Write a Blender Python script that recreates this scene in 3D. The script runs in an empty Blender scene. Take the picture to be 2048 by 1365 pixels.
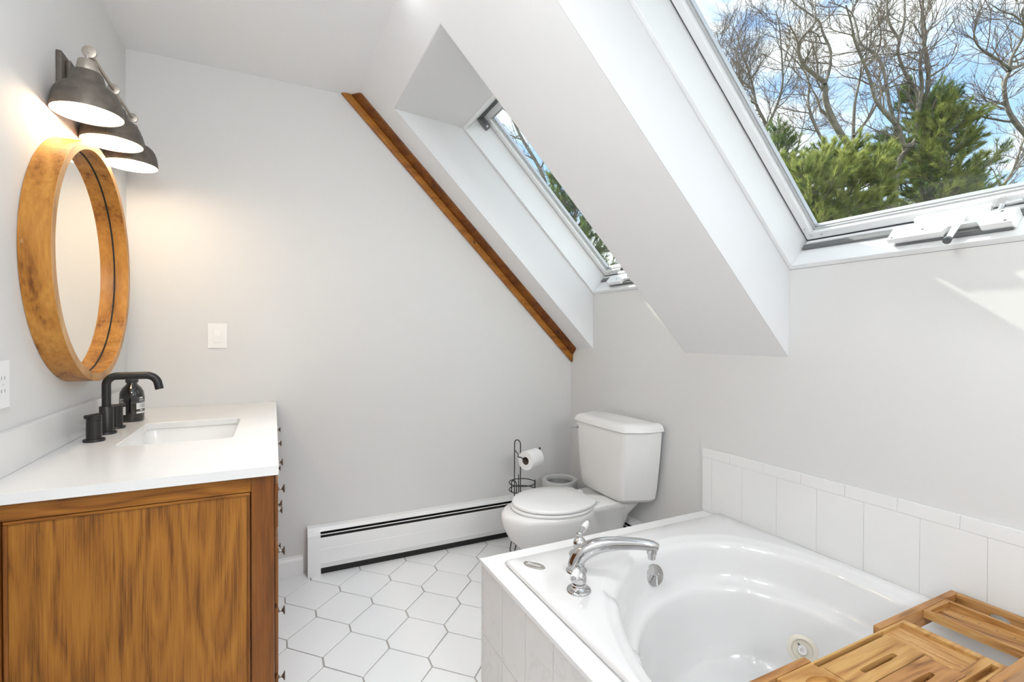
import bpy, bmesh, math, random
import numpy as np
from mathutils import Vector, Matrix

rnd = random.Random(7)
S = bpy.context.scene
COL = S.collection
PI = math.pi
R2 = math.sqrt(2.0)

# ------------------------------------------------------------------ camera
W_PX, H_PX, F_PX = 2048.0, 1365.0, 972.3
CAM_Z = 1.208
_y, _p, _r = math.radians(26.125), math.radians(-0.67), math.radians(0.215)
FWD = Vector((math.sin(_y)*math.cos(_p), math.cos(_y)*math.cos(_p), math.sin(_p)))
_ri = Vector((math.cos(_y), -math.sin(_y), 0.0))
_up = _ri.cross(FWD)
RIGHT = math.cos(_r)*_ri + math.sin(_r)*_up
UP = -math.sin(_r)*_ri + math.cos(_r)*_up
cam = bpy.data.objects.new('camera', bpy.data.cameras.new('camera'))
COL.objects.link(cam)
cam.data.sensor_width = 36.0
cam.data.lens = F_PX*36.0/W_PX
cam.data.clip_start = 0.02
cam.data.clip_end = 500
M = Matrix((RIGHT, UP, -FWD)).transposed().to_4x4()
M.translation = Vector((0, 0, CAM_Z))
cam.matrix_world = M
S.camera = cam

def at(px, py, depth):
    """World point seen at a photo pixel, at a given distance along the view axis."""
    return Vector((0, 0, CAM_Z)) + depth*(FWD + RIGHT*((px-W_PX/2)/F_PX) - UP*((py-H_PX/2)/F_PX))

# ------------------------------------------------------------------ view, sky, sun, lamps
S.view_settings.view_transform = 'Standard'
S.view_settings.look = 'None'
S.view_settings.gamma = 1.0
S.view_settings.use_curve_mapping = False
S.view_settings.exposure = 0.15
SKY_STRENGTH = 1.28
SUN_STRENGTH = 9.0
FILL_LIGHT = 26.0  # added fill globe above the camera
BACK_FILL = 37.0  # added fill globe behind the camera
DOWN_FILL_W = 60.0  # added fill spot in the ceiling
BULB_W = 1.65

world = bpy.data.worlds.new('sky'); S.world = world
world.use_nodes = True
nt = world.node_tree; nt.nodes.clear()
def N(t, kind, **kw):
    n = t.nodes.new(kind)
    for k, v in kw.items():
        if k in n.inputs: n.inputs[k].default_value = v
        else: setattr(n, k, v)
    return n
def ramp(t, stops, fac=None, interp='LINEAR'):
    r = t.nodes.new('ShaderNodeValToRGB'); r.color_ramp.interpolation = interp
    e = r.color_ramp.elements
    while len(e) < len(stops): e.new(0.5)
    for el, (p, c) in zip(e, stops):
        el.position = p
        el.color = (c[0], c[1], c[2], 1) if hasattr(c, '__len__') else (c, c, c, 1)
    if fac is not None: t.links.new(fac, r.inputs[0])
    return r
tc = N(nt, 'ShaderNodeTexCoord')
sep = N(nt, 'ShaderNodeSeparateXYZ'); nt.links.new(tc.outputs['Generated'], sep.inputs[0])
grad = ramp(nt, [(0.0, (0.56, 0.74, 0.95)), (0.30, (0.42, 0.64, 0.97)), (0.50, (0.24, 0.46, 0.94)), (1.0, (0.15, 0.34, 0.82))], sep.outputs['Z'])
mp = N(nt, 'ShaderNodeMapping'); mp.inputs['Scale'].default_value = (1, 1, 1.5); mp.inputs['Location'].default_value = (0.35, 0.12, 0.4)
nt.links.new(tc.outputs['Generated'], mp.inputs[0])
cl = N(nt, 'ShaderNodeTexNoise', Scale=3.6, Detail=7.0, Roughness=0.58, Distortion=0.25); nt.links.new(mp.outputs[0], cl.inputs['Vector'])
cr = ramp(nt, [(0.37, 0.0), (0.52, 1.0)], cl.outputs[0], 'EASE')
mx = N(nt, 'ShaderNodeMixRGB'); nt.links.new(cr.outputs[0], mx.inputs[0]); nt.links.new(grad.outputs[0], mx.inputs[1])
mx.inputs[2].default_value = (0.92, 0.93, 0.96, 1)
bg = N(nt, 'ShaderNodeBackground', Strength=SKY_STRENGTH); nt.links.new(mx.outputs[0], bg.inputs['Color'])
wo = N(nt, 'ShaderNodeOutputWorld'); nt.links.new(bg.outputs[0], wo.inputs[0])

sun = bpy.data.lights.new('sun', 'SUN'); sun.energy = SUN_STRENGTH; sun.angle = math.radians(0.6); sun.color = (1.0, 0.96, 0.88)
suno = bpy.data.objects.new('sun', sun); COL.objects.link(suno)
SUN_DIR = Vector((1.47, -10.5, -10.0))
suno.rotation_euler = SUN_DIR.to_track_quat('-Z', 'Y').to_euler()
suno.location = (0, 6, 9)

# ------------------------------------------------------------------ room constants (metres)
XL, YF, XR, YB = -0.5775, 2.66, 1.7306, -2.1
ZC, ZS = 2.4528, 1.1298
W1 = (1.6846, 2.4205)
W2 = (0.25, 1.1802)
FRAME_U = (0.2306, 1.423)
def sl(u, n):          # slope coordinates (up the slope, outwards) -> (x, z)
    return (XR + (n-u)/R2, ZS + (u+n)/R2)

# ------------------------------------------------------------------ materials
MATS = {}
def new_mat(name):
    m = bpy.data.materials.new(name); m.use_nodes = True
    t = m.node_tree
    b = t.nodes['Principled BSDF']
    MATS[name] = m
    return m, t, b
def mat(name, col, rough=0.5, metal=0.0, bump=0.0, bscale=60.0, var=0.0, vscale=4.0, coat=0.0, spec=0.5, emit=None, estr=0.0):
    m, t, b = new_mat(name)
    b.inputs['Base Color'].default_value = (*col, 1)
    b.inputs['Roughness'].default_value = rough
    b.inputs['Metallic'].default_value = metal
    b.inputs['Coat Weight'].default_value = coat
    b.inputs['Specular IOR Level'].default_value = spec
    c = N(t, 'ShaderNodeTexCoord')
    if var > 0:
        n = N(t, 'ShaderNodeTexNoise', Scale=vscale, Detail=4.0); t.links.new(c.outputs['Object'], n.inputs['Vector'])
        lo = [max(0, x*(1-var)) for x in col]; hi = [min(1, x*(1+var)) for x in col]
        r = ramp(t, [(0.3, lo), (0.7, hi)], n.outputs[0]); t.links.new(r.outputs[0], b.inputs['Base Color'])
    if bump > 0:
        n = N(t, 'ShaderNodeTexNoise', Scale=bscale, Detail=3.0); t.links.new(c.outputs['Object'], n.inputs['Vector'])
        bp = N(t, 'ShaderNodeBump', Strength=bump, Distance=0.002); t.links.new(n.outputs[0], bp.inputs['Height'])
        t.links.new(bp.outputs[0], b.inputs['Normal'])
    if emit:
        b.inputs['Emission Color'].default_value = (*emit, 1); b.inputs['Emission Strength'].default_value = estr
    return m
def wood(name, light, mid, dark, axis='Z', rings=6.0, fine=220.0, stretch=0.05, rough=0.38, dist=5.0, bands=0.5, coat=0.0, knots=False):
    m, t, b = new_mat(name)
    c = N(t, 'ShaderNodeTexCoord')
    ai = 'XYZ'.index(axis)
    def mapped(s, along):
        q = N(t, 'ShaderNodeMapping'); v = [s, s, s]; v[ai] = s*along; q.inputs['Scale'].default_value = v
        t.links.new(c.outputs['Object'], q.inputs[0]); return q
    low = N(t, 'ShaderNodeTexNoise', Scale=1.0, Detail=2.0, Distortion=0.3); t.links.new(mapped(rings, 0.16).outputs[0], low.inputs['Vector'])
    mul = N(t, 'ShaderNodeMath', operation='MULTIPLY'); mul.inputs[1].default_value = dist*2; t.links.new(low.outputs[0], mul.inputs[0])
    sn = N(t, 'ShaderNodeMath', operation='PINGPONG'); sn.inputs[1].default_value = 0.5; t.links.new(mul.outputs[0], sn.inputs[0])
    fi = N(t, 'ShaderNodeTexNoise', Scale=1.0, Detail=4.0, Roughness=0.6); t.links.new(mapped(fine, stretch).outputs[0], fi.inputs['Vector'])
    me = N(t, 'ShaderNodeTexNoise', Scale=1.0, Detail=3.0); t.links.new(mapped(fine*0.12, 0.09).outputs[0], me.inputs['Vector'])
    a1 = N(t, 'ShaderNodeMath', operation='MULTIPLY_ADD'); t.links.new(sn.outputs[0], a1.inputs[0]); a1.inputs[1].default_value = bands*1.6; t.links.new(fi.outputs[0], a1.inputs[2])
    a2 = N(t, 'ShaderNodeMath', operation='MULTIPLY_ADD'); t.links.new(me.outputs[0], a2.inputs[0]); a2.inputs[1].default_value = 0.7; t.links.new(a1.outputs[0], a2.inputs[2])
    a3 = N(t, 'ShaderNodeMath', operation='MULTIPLY'); a3.inputs[1].default_value = 0.62; t.links.new(a2.outputs[0], a3.inputs[0])
    r = ramp(t, [(0.40, dark), (0.60, mid), (0.86, light)], a3.outputs[0])
    last = r.outputs[0]
    if knots:
        vo = N(t, 'ShaderNodeTexVoronoi', Scale=1.0); t.links.new(mapped(3.2, 0.9).outputs[0], vo.inputs['Vector'])
        kr = ramp(t, [(0.04, 1.0), (0.10, 0.0)], vo.outputs['Distance'])
        mk = N(t, 'ShaderNodeMixRGB'); t.links.new(kr.outputs[0], mk.inputs[0]); t.links.new(last, mk.inputs[1]); mk.inputs[2].default_value = (dark[0]*.4, dark[1]*.35, dark[2]*.3, 1)
        last = mk.outputs[0]
    t.links.new(last, b.inputs['Base Color'])
    b.inputs['Roughness'].default_value = rough; b.inputs['Coat Weight'].default_value = coat; b.inputs['Specular IOR Level'].default_value = 0.35
    bp = N(t, 'ShaderNodeBump', Strength=0.12, Distance=0.001); t.links.new(fi.outputs[0], bp.inputs['Height']); t.links.new(bp.outputs[0], b.inputs['Normal'])
    return m

GREIGE = mat('wall_paint', (0.715, 0.71, 0.70), 0.7, bump=0.05, bscale=180)
WHITEPAINT = mat('ceiling_paint', (0.865, 0.865, 0.87), 0.7, bump=0.05, bscale=150)
WELLPAINT = mat('well_plaster', (0.74, 0.745, 0.755), 0.6, bump=0.10, bscale=14)
TRIMWHITE = mat('trim_white', (0.86, 0.86, 0.86), 0.35)
SASHWHITE = mat('sash_white', (0.84, 0.85, 0.86), 0.3)
GASKET = mat('gasket_grey', (0.10, 0.105, 0.11), 0.5)
TRACK = mat('track_grey', (0.16, 0.165, 0.17), 0.4, metal=0.3)
BEAD = mat('glazing_bead_grey', (0.50, 0.51, 0.52), 0.4)
ALU = mat('aluminium', (0.62, 0.63, 0.64), 0.3, metal=0.9)
GROUT = mat('grout', (0.40, 0.385, 0.36), 0.9, var=0.15, vscale=8)
FLOORTILE = mat('floor_tile', (0.82, 0.825, 0.83), 0.32, bump=0.02, bscale=30)
WALLTILE = mat('wall_tile', (0.84, 0.84, 0.83), 0.12)
TILEGROUT = mat('tile_grout', (0.78, 0.775, 0.76), 0.8)
WALLGROUT = mat('wall_tile_grout', (0.86, 0.86, 0.85), 0.5)
ACRYLIC = mat('tub_acrylic', (0.79, 0.79, 0.79), 0.08, coat=0.4)
PORCELAIN = mat('porcelain', (0.83, 0.825, 0.81), 0.07, coat=0.5)
SEATPLASTIC = mat('seat_plastic', (0.86, 0.86, 0.855), 0.22)
QUARTZ = mat('quartz', (0.77, 0.765, 0.755), 0.18, var=0.02, vscale=6)
DECKWHITE = mat('deck_white', (0.82, 0.82, 0.82), 0.25)
CHROME = mat('chrome', (0.60, 0.60, 0.605), 0.05, metal=1.0)
NICKEL = mat('brushed_nickel', (0.46, 0.415, 0.365), 0.38, metal=0.9)
PEWTER = mat('pewter_knob', (0.30, 0.27, 0.24), 0.35, metal=0.9)
BRONZE = mat('dark_bronze', (0.15, 0.13, 0.11), 0.5, metal=0.6, var=0.2, vscale=40)
BLACKMETAL = mat('black_metal', (0.035, 0.033, 0.032), 0.35, metal=0.6)
BLACKWIRE = mat('black_wire', (0.02, 0.02, 0.02), 0.4)
GLOBE2 = mat('fill_globe_glow_back', (0.9, 0.9, 0.9), 0.4, emit=(0.955, 0.98, 1.0), estr=BACK_FILL)  # glow of the added rear fill globe
GLOBE = mat('fill_globe_glow', (0.9, 0.9, 0.9), 0.4, emit=(0.955, 0.98, 1.0), estr=FILL_LIGHT)  # glow of the added front fill globe and spot lens
SHADEIN = mat('shade_inside', (0.9, 0.88, 0.82), 0.5)
BULB = mat('bulb_glow', (1, 0.9, 0.75), 0.4, emit=(1.0, 0.82, 0.58), estr=9.0)
GLOSSBLACK = mat('bottle_black', (0.012, 0.011, 0.010), 0.08, coat=0.6)
CAPBLACK = mat('cap_black', (0.03, 0.03, 0.03), 0.45)
LABELGREY = mat('label_charcoal', (0.055, 0.055, 0.055), 0.5)
LABELWHITE = mat('label_white', (0.78, 0.78, 0.77), 0.5)
LABELINK = mat('label_ink', (0.22, 0.22, 0.22), 0.5)
PAPER = mat('tissue_paper', (0.86, 0.86, 0.86), 0.9, bump=0.2, bscale=90)
CARDBOARD = mat('cardboard', (0.16, 0.13, 0.10), 0.9)
BINPLASTIC = mat('bin_plastic', (0.60, 0.60, 0.585), 0.4)
BININ = mat('bin_liner', (0.36, 0.36, 0.35), 0.45, var=0.15, vscale=30)
HEATWHITE = mat('heater_enamel', (0.83, 0.83, 0.83), 0.3)
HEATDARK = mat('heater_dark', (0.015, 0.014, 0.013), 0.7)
SWITCHWHITE = mat('switch_white', (0.86, 0.855, 0.84), 0.35)
BADGE = mat('badge_pewter', (0.42, 0.40, 0.37), 0.3, metal=0.6)
BADGETXT = mat('badge_letters', (0.85, 0.85, 0.84), 0.3, metal=0.3)
JETCREAM = mat('jet_cream', (0.74, 0.70, 0.60), 0.25)
ACRYLICCLEAR = mat('clear_acrylic', (0.9, 0.9, 0.9), 0.05)
OAK = wood('oak_panel', (0.43, 0.185, 0.026), (0.30, 0.115, 0.014), (0.11, 0.036, 0.005), 'Z', rings=7.0, fine=420, stretch=0.022, dist=5.5, bands=0.32, rough=0.5)
OAKH = wood('oak_rail', (0.37, 0.145, 0.020), (0.25, 0.088, 0.010), (0.085, 0.026, 0.004), 'X', rings=10.0, fine=260, stretch=0.035, dist=4.0, bands=0.5, rough=0.34)
OAKV = wood('oak_stile', (0.29, 0.105, 0.017), (0.20, 0.067, 0.011), (0.11, 0.035, 0.007), 'Z', rings=5.0, fine=200, stretch=0.04, dist=2.0, bands=0.3, rough=0.36)
PINE = wood('pine_trim', (0.42, 0.170, 0.022), (0.31, 0.110, 0.012), (0.16, 0.048, 0.006), 'X', rings=7.0, fine=120, stretch=0.04, dist=2.5, bands=0.4, rough=0.4)
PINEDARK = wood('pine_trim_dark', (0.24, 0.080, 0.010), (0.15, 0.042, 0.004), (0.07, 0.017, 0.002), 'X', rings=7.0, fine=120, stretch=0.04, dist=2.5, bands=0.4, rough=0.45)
KNOT = mat('wood_knot', (0.045, 0.014, 0.005), 0.5, var=0.5, vscale=60)
MANGO = wood('mango_wood', (0.54, 0.255, 0.050), (0.39, 0.160, 0.026), (0.155, 0.050, 0.009), 'Z', rings=6.0, fine=110, stretch=0.10, dist=3.0, bands=0.5, rough=0.35)
MANGOEDGE = wood('mango_edge', (0.62, 0.37, 0.17), (0.52, 0.28, 0.11), (0.35, 0.165, 0.055), 'Z', rings=5.0, fine=120, stretch=0.1, dist=2.0, bands=0.4, rough=0.45)
ACACIA = wood('acacia', (0.56, 0.33, 0.115), (0.41, 0.20, 0.056), (0.13, 0.048, 0.013), 'X', rings=15.0, fine=110, stretch=0.05, dist=2.6, bands=0.65, rough=0.4)
ACACIA2 = wood('acacia_dark', (0.47, 0.24, 0.085), (0.33, 0.148, 0.045), (0.12, 0.045, 0.015), 'X', rings=16.0, fine=120, stretch=0.05, dist=3.0, bands=0.65, rough=0.4)
ACACIA2Y = wood('acacia_dark_cross', (0.46, 0.23, 0.08), (0.32, 0.14, 0.042), (0.12, 0.045, 0.014), 'Y', rings=16.0, fine=120, stretch=0.05, dist=3.2, bands=0.65, rough=0.4)
ACACIAY = wood('acacia_cross', (0.55, 0.32, 0.12), (0.41, 0.20, 0.062), (0.18, 0.072, 0.022), 'Y', rings=14.0, fine=110, stretch=0.05, dist=2.6, bands=0.6, rough=0.4)

m, t, b = new_mat('mirror_silver'); MIRROR = m
b.inputs['Base Color'].default_value = (0.97, 0.92, 0.84, 1); b.inputs['Metallic'].default_value = 1; b.inputs['Roughness'].default_value = 0.01

m, t, b = new_mat('window_glass'); GLASS = m
t.nodes.remove(b)
tr = N(t, 'ShaderNodeBsdfTransparent'); tr.inputs[0].default_value = (0.955, 0.985, 0.97, 1)
gl = N(t, 'ShaderNodeBsdfGlossy', Roughness=0.0)
fr = N(t, 'ShaderNodeFresnel')
gm = N(t, 'ShaderNodeNewGeometry')
mr = N(t, 'ShaderNodeMapRange'); mr.inputs['To Min'].default_value = 1.30; mr.inputs['To Max'].default_value = 1/1.30   # same index from either side of the pane
t.links.new(gm.outputs['Backfacing'], mr.inputs['Value']); t.links.new(mr.outputs[0], fr.inputs['IOR'])
ms = N(t, 'ShaderNodeMixShader'); t.links.new(fr.outputs[0], ms.inputs[0]); t.links.new(tr.outputs[0], ms.inputs[1]); t.links.new(gl.outputs[0], ms.inputs[2])
t.links.new(ms.outputs[0], t.nodes['Material Output'].inputs[0])

m, t, b = new_mat('tile_marble'); MARBLE = m
c = N(t, 'ShaderNodeTexCoord')
n1 = N(t, 'ShaderNodeTexNoise', Scale=5.0, Detail=5.0, Distortion=1.2); t.links.new(c.outputs['Object'], n1.inputs['Vector'])
r1 = ramp(t, [(0.485, (0.74, 0.72, 0.70)), (0.50, (0.69, 0.67, 0.645)), (0.515, (0.74, 0.72, 0.70))], n1.outputs[0]); t.links.new(r1.outputs[0], b.inputs['Base Color'])
b.inputs['Roughness'].default_value = 0.2

def leafmat(name, a, bb, scale):
    m, t, b = new_mat(name)
    c = N(t, 'ShaderNodeTexCoord')
    n1 = N(t, 'ShaderNodeTexNoise', Scale=scale, Detail=5.0); t.links.new(c.outputs['Object'], n1.inputs['Vector'])
    r1 = ramp(t, [(0.35, a), (0.65, bb)], n1.outputs[0]); t.links.new(r1.outputs[0], b.inputs['Base Color'])
    b.inputs['Roughness'].default_value = 0.6; b.inputs['Specular IOR Level'].default_value = 0.3
    tl = N(t, 'ShaderNodeBsdfTranslucent'); t.links.new(r1.outputs[0], tl.inputs[0])
    ad = N(t, 'ShaderNodeMixShader'); ad.inputs[0].default_value = 0.35; t.links.new(b.outputs[0], ad.inputs[1]); t.links.new(tl.outputs[0], ad.inputs[2])
    t.links.new(ad.outputs[0], t.nodes['Material Output'].inputs[0])
    return m
NEEDLES = leafmat('pine_needles', (0.12, 0.18, 0.03), (0.50, 0.53, 0.16), 5.0)
NEEDLES2 = leafmat('pine_needles_deep', (0.055, 0.12, 0.04), (0.30, 0.39, 0.10), 5.0)
BARK = mat('bark_grey', (0.215, 0.19, 0.155), 0.9, var=0.45, vscale=9, bump=0.6, bscale=40)
TWIG = mat('twig_brown', (0.19, 0.155, 0.125), 0.9, var=0.25, vscale=5)
LAWN = mat('lawn_ground', (0.13, 0.14, 0.07), 0.95, var=0.4, vscale=0.6)
DRYLEAF = mat('dry_leaf', (0.30, 0.12, 0.05), 0.8)

# ------------------------------------------------------------------ mesh helpers
class MB:
    def __init__(s): s.bm = bmesh.new(); s.wn = False
    def face_loop(s, pts):
        return [s.bm.verts.new(p) for p in pts]
    def box(s, x0, x1, y0, y1, z0, z1, bev=0.0, seg=2):
        vs = s.face_loop([(x0,y0,z0),(x1,y0,z0),(x1,y1,z0),(x0,y1,z0),(x0,y0,z1),(x1,y0,z1),(x1,y1,z1),(x0,y1,z1)])
        fs = [s.bm.faces.new([vs[i] for i in q]) for q in ((3,2,1,0),(4,5,6,7),(0,1,5,4),(1,2,6,5),(2,3,7,6),(3,0,4,7))]
        if bev > 0:
            s.wn = True
            es = list({e for f in fs for e in f.edges})
            bmesh.ops.bevel(s.bm, geom=es, offset=bev, segments=seg, profile=0.5, affect='EDGES')
        return s
    def extrude_poly(s, pts, axis, a0, a1, bev=0.0, seg=1):
        """pts: 2-D polygon in the plane normal to axis ('Y': (x,z), 'X': (y,z), 'Z': (x,y))."""
        def P(p, a):
            return (p[0], a, p[1]) if axis == 'Y' else ((a, p[0], p[1]) if axis == 'X' else (p[0], p[1], a))
        A = s.face_loop([P(p, a0) for p in pts]); B = s.face_loop([P(p, a1) for p in pts])
        n = len(pts); fs = [s.bm.faces.new(A), s.bm.faces.new(B[::-1])]
        for i in range(n): fs.append(s.bm.faces.new((A[i], B[i], B[(i+1) % n], A[(i+1) % n])))
        if bev > 0:
            s.wn = True
            es = list({e for f in fs for e in f.edges})
            bmesh.ops.bevel(s.bm, geom=es, offset=bev, segments=seg, profile=0.5, affect='EDGES')
        return s
    def loft(s, rings, cap0=True, cap1=True, closed=True):
        L = [s.face_loop(r) for r in rings]; n = len(L[0])
        for a, b_ in zip(L[:-1], L[1:]):
            for i in range(n if closed else n-1):
                j = (i+1) % n
                s.bm.faces.new((a[i], a[j], b_[j], b_[i]))
        if cap0: s.bm.faces.new(L[0][::-1])
        if cap1: s.bm.faces.new(L[-1])
        return s
    def lathe(s, prof, origin, axis=(0, 0, 1), n=32, cap0=False, cap1=False):
        """prof: list of (radius, height along axis)."""
        ax = Vector(axis).normalized()
        ref = Vector((1, 0, 0)) if abs(ax.x) < 0.9 else Vector((0, 1, 0))
        e1 = ax.cross(ref).normalized(); e2 = ax.cross(e1)
        o = Vector(origin)
        rings = [[o + ax*h + (e1*math.cos(2*PI*k/n) + e2*math.sin(2*PI*k/n))*max(r, 1e-5) for k in range(n)] for r, h in prof]
        return s.loft(rings, cap0, cap1)
    def tube(s, pts, rad, n=10, caps=True, flat=None):
        pts = [Vector(p) for p in pts]
        if not hasattr(rad, '__len__'): rad = [rad]*len(pts)
        rings = []; prev = None
        for i, p in enumerate(pts):
            d = (pts[min(i+1, len(pts)-1)] - pts[max(i-1, 0)]).normalized()
            if prev is None:
                ref = Vector((0, 0, 1)) if abs(d.z) < 0.9 else Vector((1, 0, 0))
                e1 = d.cross(ref).normalized()
            else:
                e1 = (prev - d*prev.dot(d)).normalized()
            prev = e1; e2 = d.cross(e1)
            f = flat if flat else (1, 1)
            rings.append([p + (e1*math.cos(2*PI*k/n)*f[0] + e2*math.sin(2*PI*k/n)*f[1])*rad[i] for k in range(n)])
        return s.loft(rings, caps, caps)
    def ring_wire(s, c, r, rad, axis=(0, 0, 1), n=40, m=8, a0=0.0, a1=2*PI):
        ax = Vector(axis).normalized(); ref = Vector((1, 0, 0)) if abs(ax.x) < 0.9 else Vector((0, 1, 0))
        e1 = ax.cross(ref).normalized(); e2 = ax.cross(e1); c = Vector(c)
        k = n if a1-a0 > 6.2 else n+1
        pts = [c + (e1*math.cos(a0+(a1-a0)*i/n) + e2*math.sin(a0+(a1-a0)*i/n))*r for i in range(k)]
        if a1-a0 > 6.2: pts = pts + [pts[0]]
        return s.tube(pts, rad, m)
    def sphere(s, c, r, seg=16):
        bmesh.ops.create_uvsphere(s.bm, u_segments=seg, v_segments=seg//2, radius=r, matrix=Matrix.Translation(Vector(c)))
        return s

def world_loc(o):
    v = Vector((0, 0, 0))
    while o is not None:
        v = v + o.location; o = o.parent
    return v
def put(name, mb, m, parent=None, smooth=True, angle=38, mods=None):
    bm = mb.bm
    bmesh.ops.recalc_face_normals(bm, faces=bm.faces)
    me = bpy.data.meshes.new(name)
    if parent is not None: bmesh.ops.translate(bm, verts=bm.verts, vec=-world_loc(parent))
    bm.to_mesh(me); bm.free()
    ml = m if isinstance(m, (list, tuple)) else [m]
    for q in ml: me.materials.append(q)
    if smooth:
        me.polygons.foreach_set('use_smooth', [True]*len(me.polygons))
        me.set_sharp_from_angle(angle=math.radians(angle))
    o = bpy.data.objects.new(name, me); COL.objects.link(o)
    if smooth and mb.wn:
        w = o.modifiers.new('weighted', 'WEIGHTED_NORMAL'); w.keep_sharp = True; w.weight = 100
    if parent is not None: o.parent = parent
    return o
def rebase(o, loc):
    """Move a top-level mesh object's origin without moving it."""
    loc = Vector(loc)
    o.data.transform(Matrix.Translation(-loc)); o.location = loc
    return o
def struct(name, mb, m, parent=None, **kw):
    o = put(name, mb, m, parent, **kw)
    if parent is None: o['kind'] = 'structure'
    return o
def thing(name, label, cat, loc, group=None):
    o = bpy.data.objects.new(name, None); COL.objects.link(o)
    o.location = loc; o.empty_display_size = 0.05
    o['label'] = label; o['category'] = cat
    if group: o['group'] = group
    return o
def tag(o, label, cat, group=None):
    o['label'] = label; o['category'] = cat
    if group: o['group'] = group
    return o
def rr_point(th, hx, hy, r):
    """Point of a rounded rectangle outline in direction th."""
    c, s_ = math.cos(th), math.sin(th)
    lo, hi = 0.0, hx+hy
    for _ in range(40):
        mdl = (lo+hi)/2; qx = abs(c*mdl)-(hx-r); qy = abs(s_*mdl)-(hy-r)
        dd = math.hypot(max(qx, 0), max(qy, 0)) + min(max(qx, qy), 0) - r
        if dd > 0: hi = mdl
        else: lo = mdl
    return (c*lo, s_*lo)
def arc_pts(c, r, a0, a1, n):
    return [(c[0]+r*math.cos(a0+(a1-a0)*i/n), c[1]+r*math.sin(a0+(a1-a0)*i/n)) for i in range(n+1)]

# ================================================================== STRUCTURE
floor = struct('floor', MB().box(XL-0.15, XR+0.15, YB-0.15, YF+0.15, -0.20, -0.004), GROUT)
def clip_poly(poly, x0, x1, y0, y1):
    def cl_(P, f, inter):
        out = []
        for i in range(len(P)):
            a, b_ = P[i], P[(i+1) % len(P)]
            if f(a): out.append(a)
            if f(a) != f(b_): out.append(inter(a, b_))
        return out
    for ax, v, sg in ((0, x0, 1), (0, x1, -1), (1, y0, 1), (1, y1, -1)):
        if not poly: break
        def f(p): return (p[ax]-v)*sg >= 0
        def it(a, b_):
            k = (v-a[ax])/(b_[ax]-a[ax]); return (a[0]+(b_[0]-a[0])*k, a[1]+(b_[1]-a[1])*k)
        poly = cl_(poly, f, it)
    return poly
TW, TS, TR = 0.2362, 0.0545, 0.1732       # tile width, short edge, row pitch
HX = TW/2; G = 0.0028
tile_mesh_full = None
for j in range(-18, 9):
    for i in range(-3, 9):
        cx = 0.1623 + (i + 0.5*(j % 2))*TW
        cy = 2.249 + (j)*TR - (TS/2 + (TR-TS)/2) + (TS/2 + (TR-TS)/2)
        # tile centre sits between the short edges of one row
        k = 1 - G/HX
        pts = [(HX, -TS/2), (HX, TS/2), (0, TS/2+(TR-TS)), (-HX, TS/2), (-HX, -TS/2), (0, -TS/2-(TR-TS))]
        pts = [(x*k + HX + cx, y*(1-G/0.145) + cy) for x, y in pts]
        pts = clip_poly(pts, XL+0.004, XR-0.004, -0.75, YF-0.004)
        if len(pts) < 3: continue
        mxx = max(p[0] for p in pts); mny = min(p[1] for p in pts); mxy = max(p[1] for p in pts)
        if mxx < -0.06 and mny > 1.42: continue
        ctr = (sum(p[0] for p in pts)/len(pts), sum(p[1] for p in pts)/len(pts))
        if ctr[0] > 0.78 and ctr[1] < 1.45: continue
        if max(abs(a[0]-b_[0])+abs(a[1]-b_[1]) for a in pts for b_ in pts) < 0.02: continue
        struct('tile', MB().extrude_poly(pts, 'Z', -0.006, 0.0 + rnd.uniform(-0.0003, 0.0003), 0.0009), FLOORTILE, floor)

wl = struct('wall_left', MB().box(XL-0.12, XL, YB-0.12, YF+0.12, -0.2, ZC+0.25), GREIGE)
wb = struct('wall_back', MB().box(XL-0.12, XR+0.3, YB-0.12, YB, -0.2, ZC+0.25), GREIGE)
pf = [(XL-0.12, -0.2), (XR+0.12, -0.2), (XR+0.12, ZS), sl(0.0, 0.28), sl(2.2, 0.28), (XL-0.12, sl(2.2, 0.28)[1])]
wf = struct('wall_far', MB().extrude_poly(pf, 'Y', YF, YF+0.12), GREIGE)
wr = struct('wall_right', MB().box(XR, XR+0.11, YB-0.12, YF+0.12, -0.2, ZS+0.326), GREIGE)
XFOLD = XR - (ZC-ZS)
struct('ceiling', MB().box(XL-0.12, XFOLD+0.05, YB-0.12, YF+0.12, ZC, ZC+0.10), WHITEPAINT)
# sloped ceiling: roof body with two skylight wells cut in it
UT = 1.69
TOPN = 0.30
mb = MB()
full = [sl(-0.3, 0.01), sl(-0.3, TOPN), sl(2.6, TOPN), sl(2.6, 0.12), sl((ZC-ZS)*R2, 0.0), sl(0, 0)]
full[0] = (XR+0.06, ZS-0.06+0.0)
for y0, y1 in ((W1[1], YF+0.12), (W2[1], W1[0]), (YB-0.12, W2[0])):
    mb.extrude_poly(full, 'Y', y0, y1)
zh = sl(UT, 0)[1]
hx1 = sl(FRAME_U[1], 0.23)
up_ = [sl(UT, 0), hx1, sl(FRAME_U[1], TOPN), sl(2.6, TOPN), sl(2.6, 0.12), sl((ZC-ZS)*R2, 0.0)]
lo_ = [(XR+0.06, ZS-0.06), sl(-0.3, TOPN), sl(FRAME_U[0], TOPN), (XR+0.004, sl(FRAME_U[0], FRAME_U[0])[1]-0.002), (XR+0.004, ZS)]
for y0, y1 in (W1, W2):
    mb.extrude_poly(up_, 'Y', y0, y1)
    mb.extrude_poly(lo_, 'Y', y0, y1)
struct('ceiling.001', mb, WHITEPAINT, smooth=False)
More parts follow.
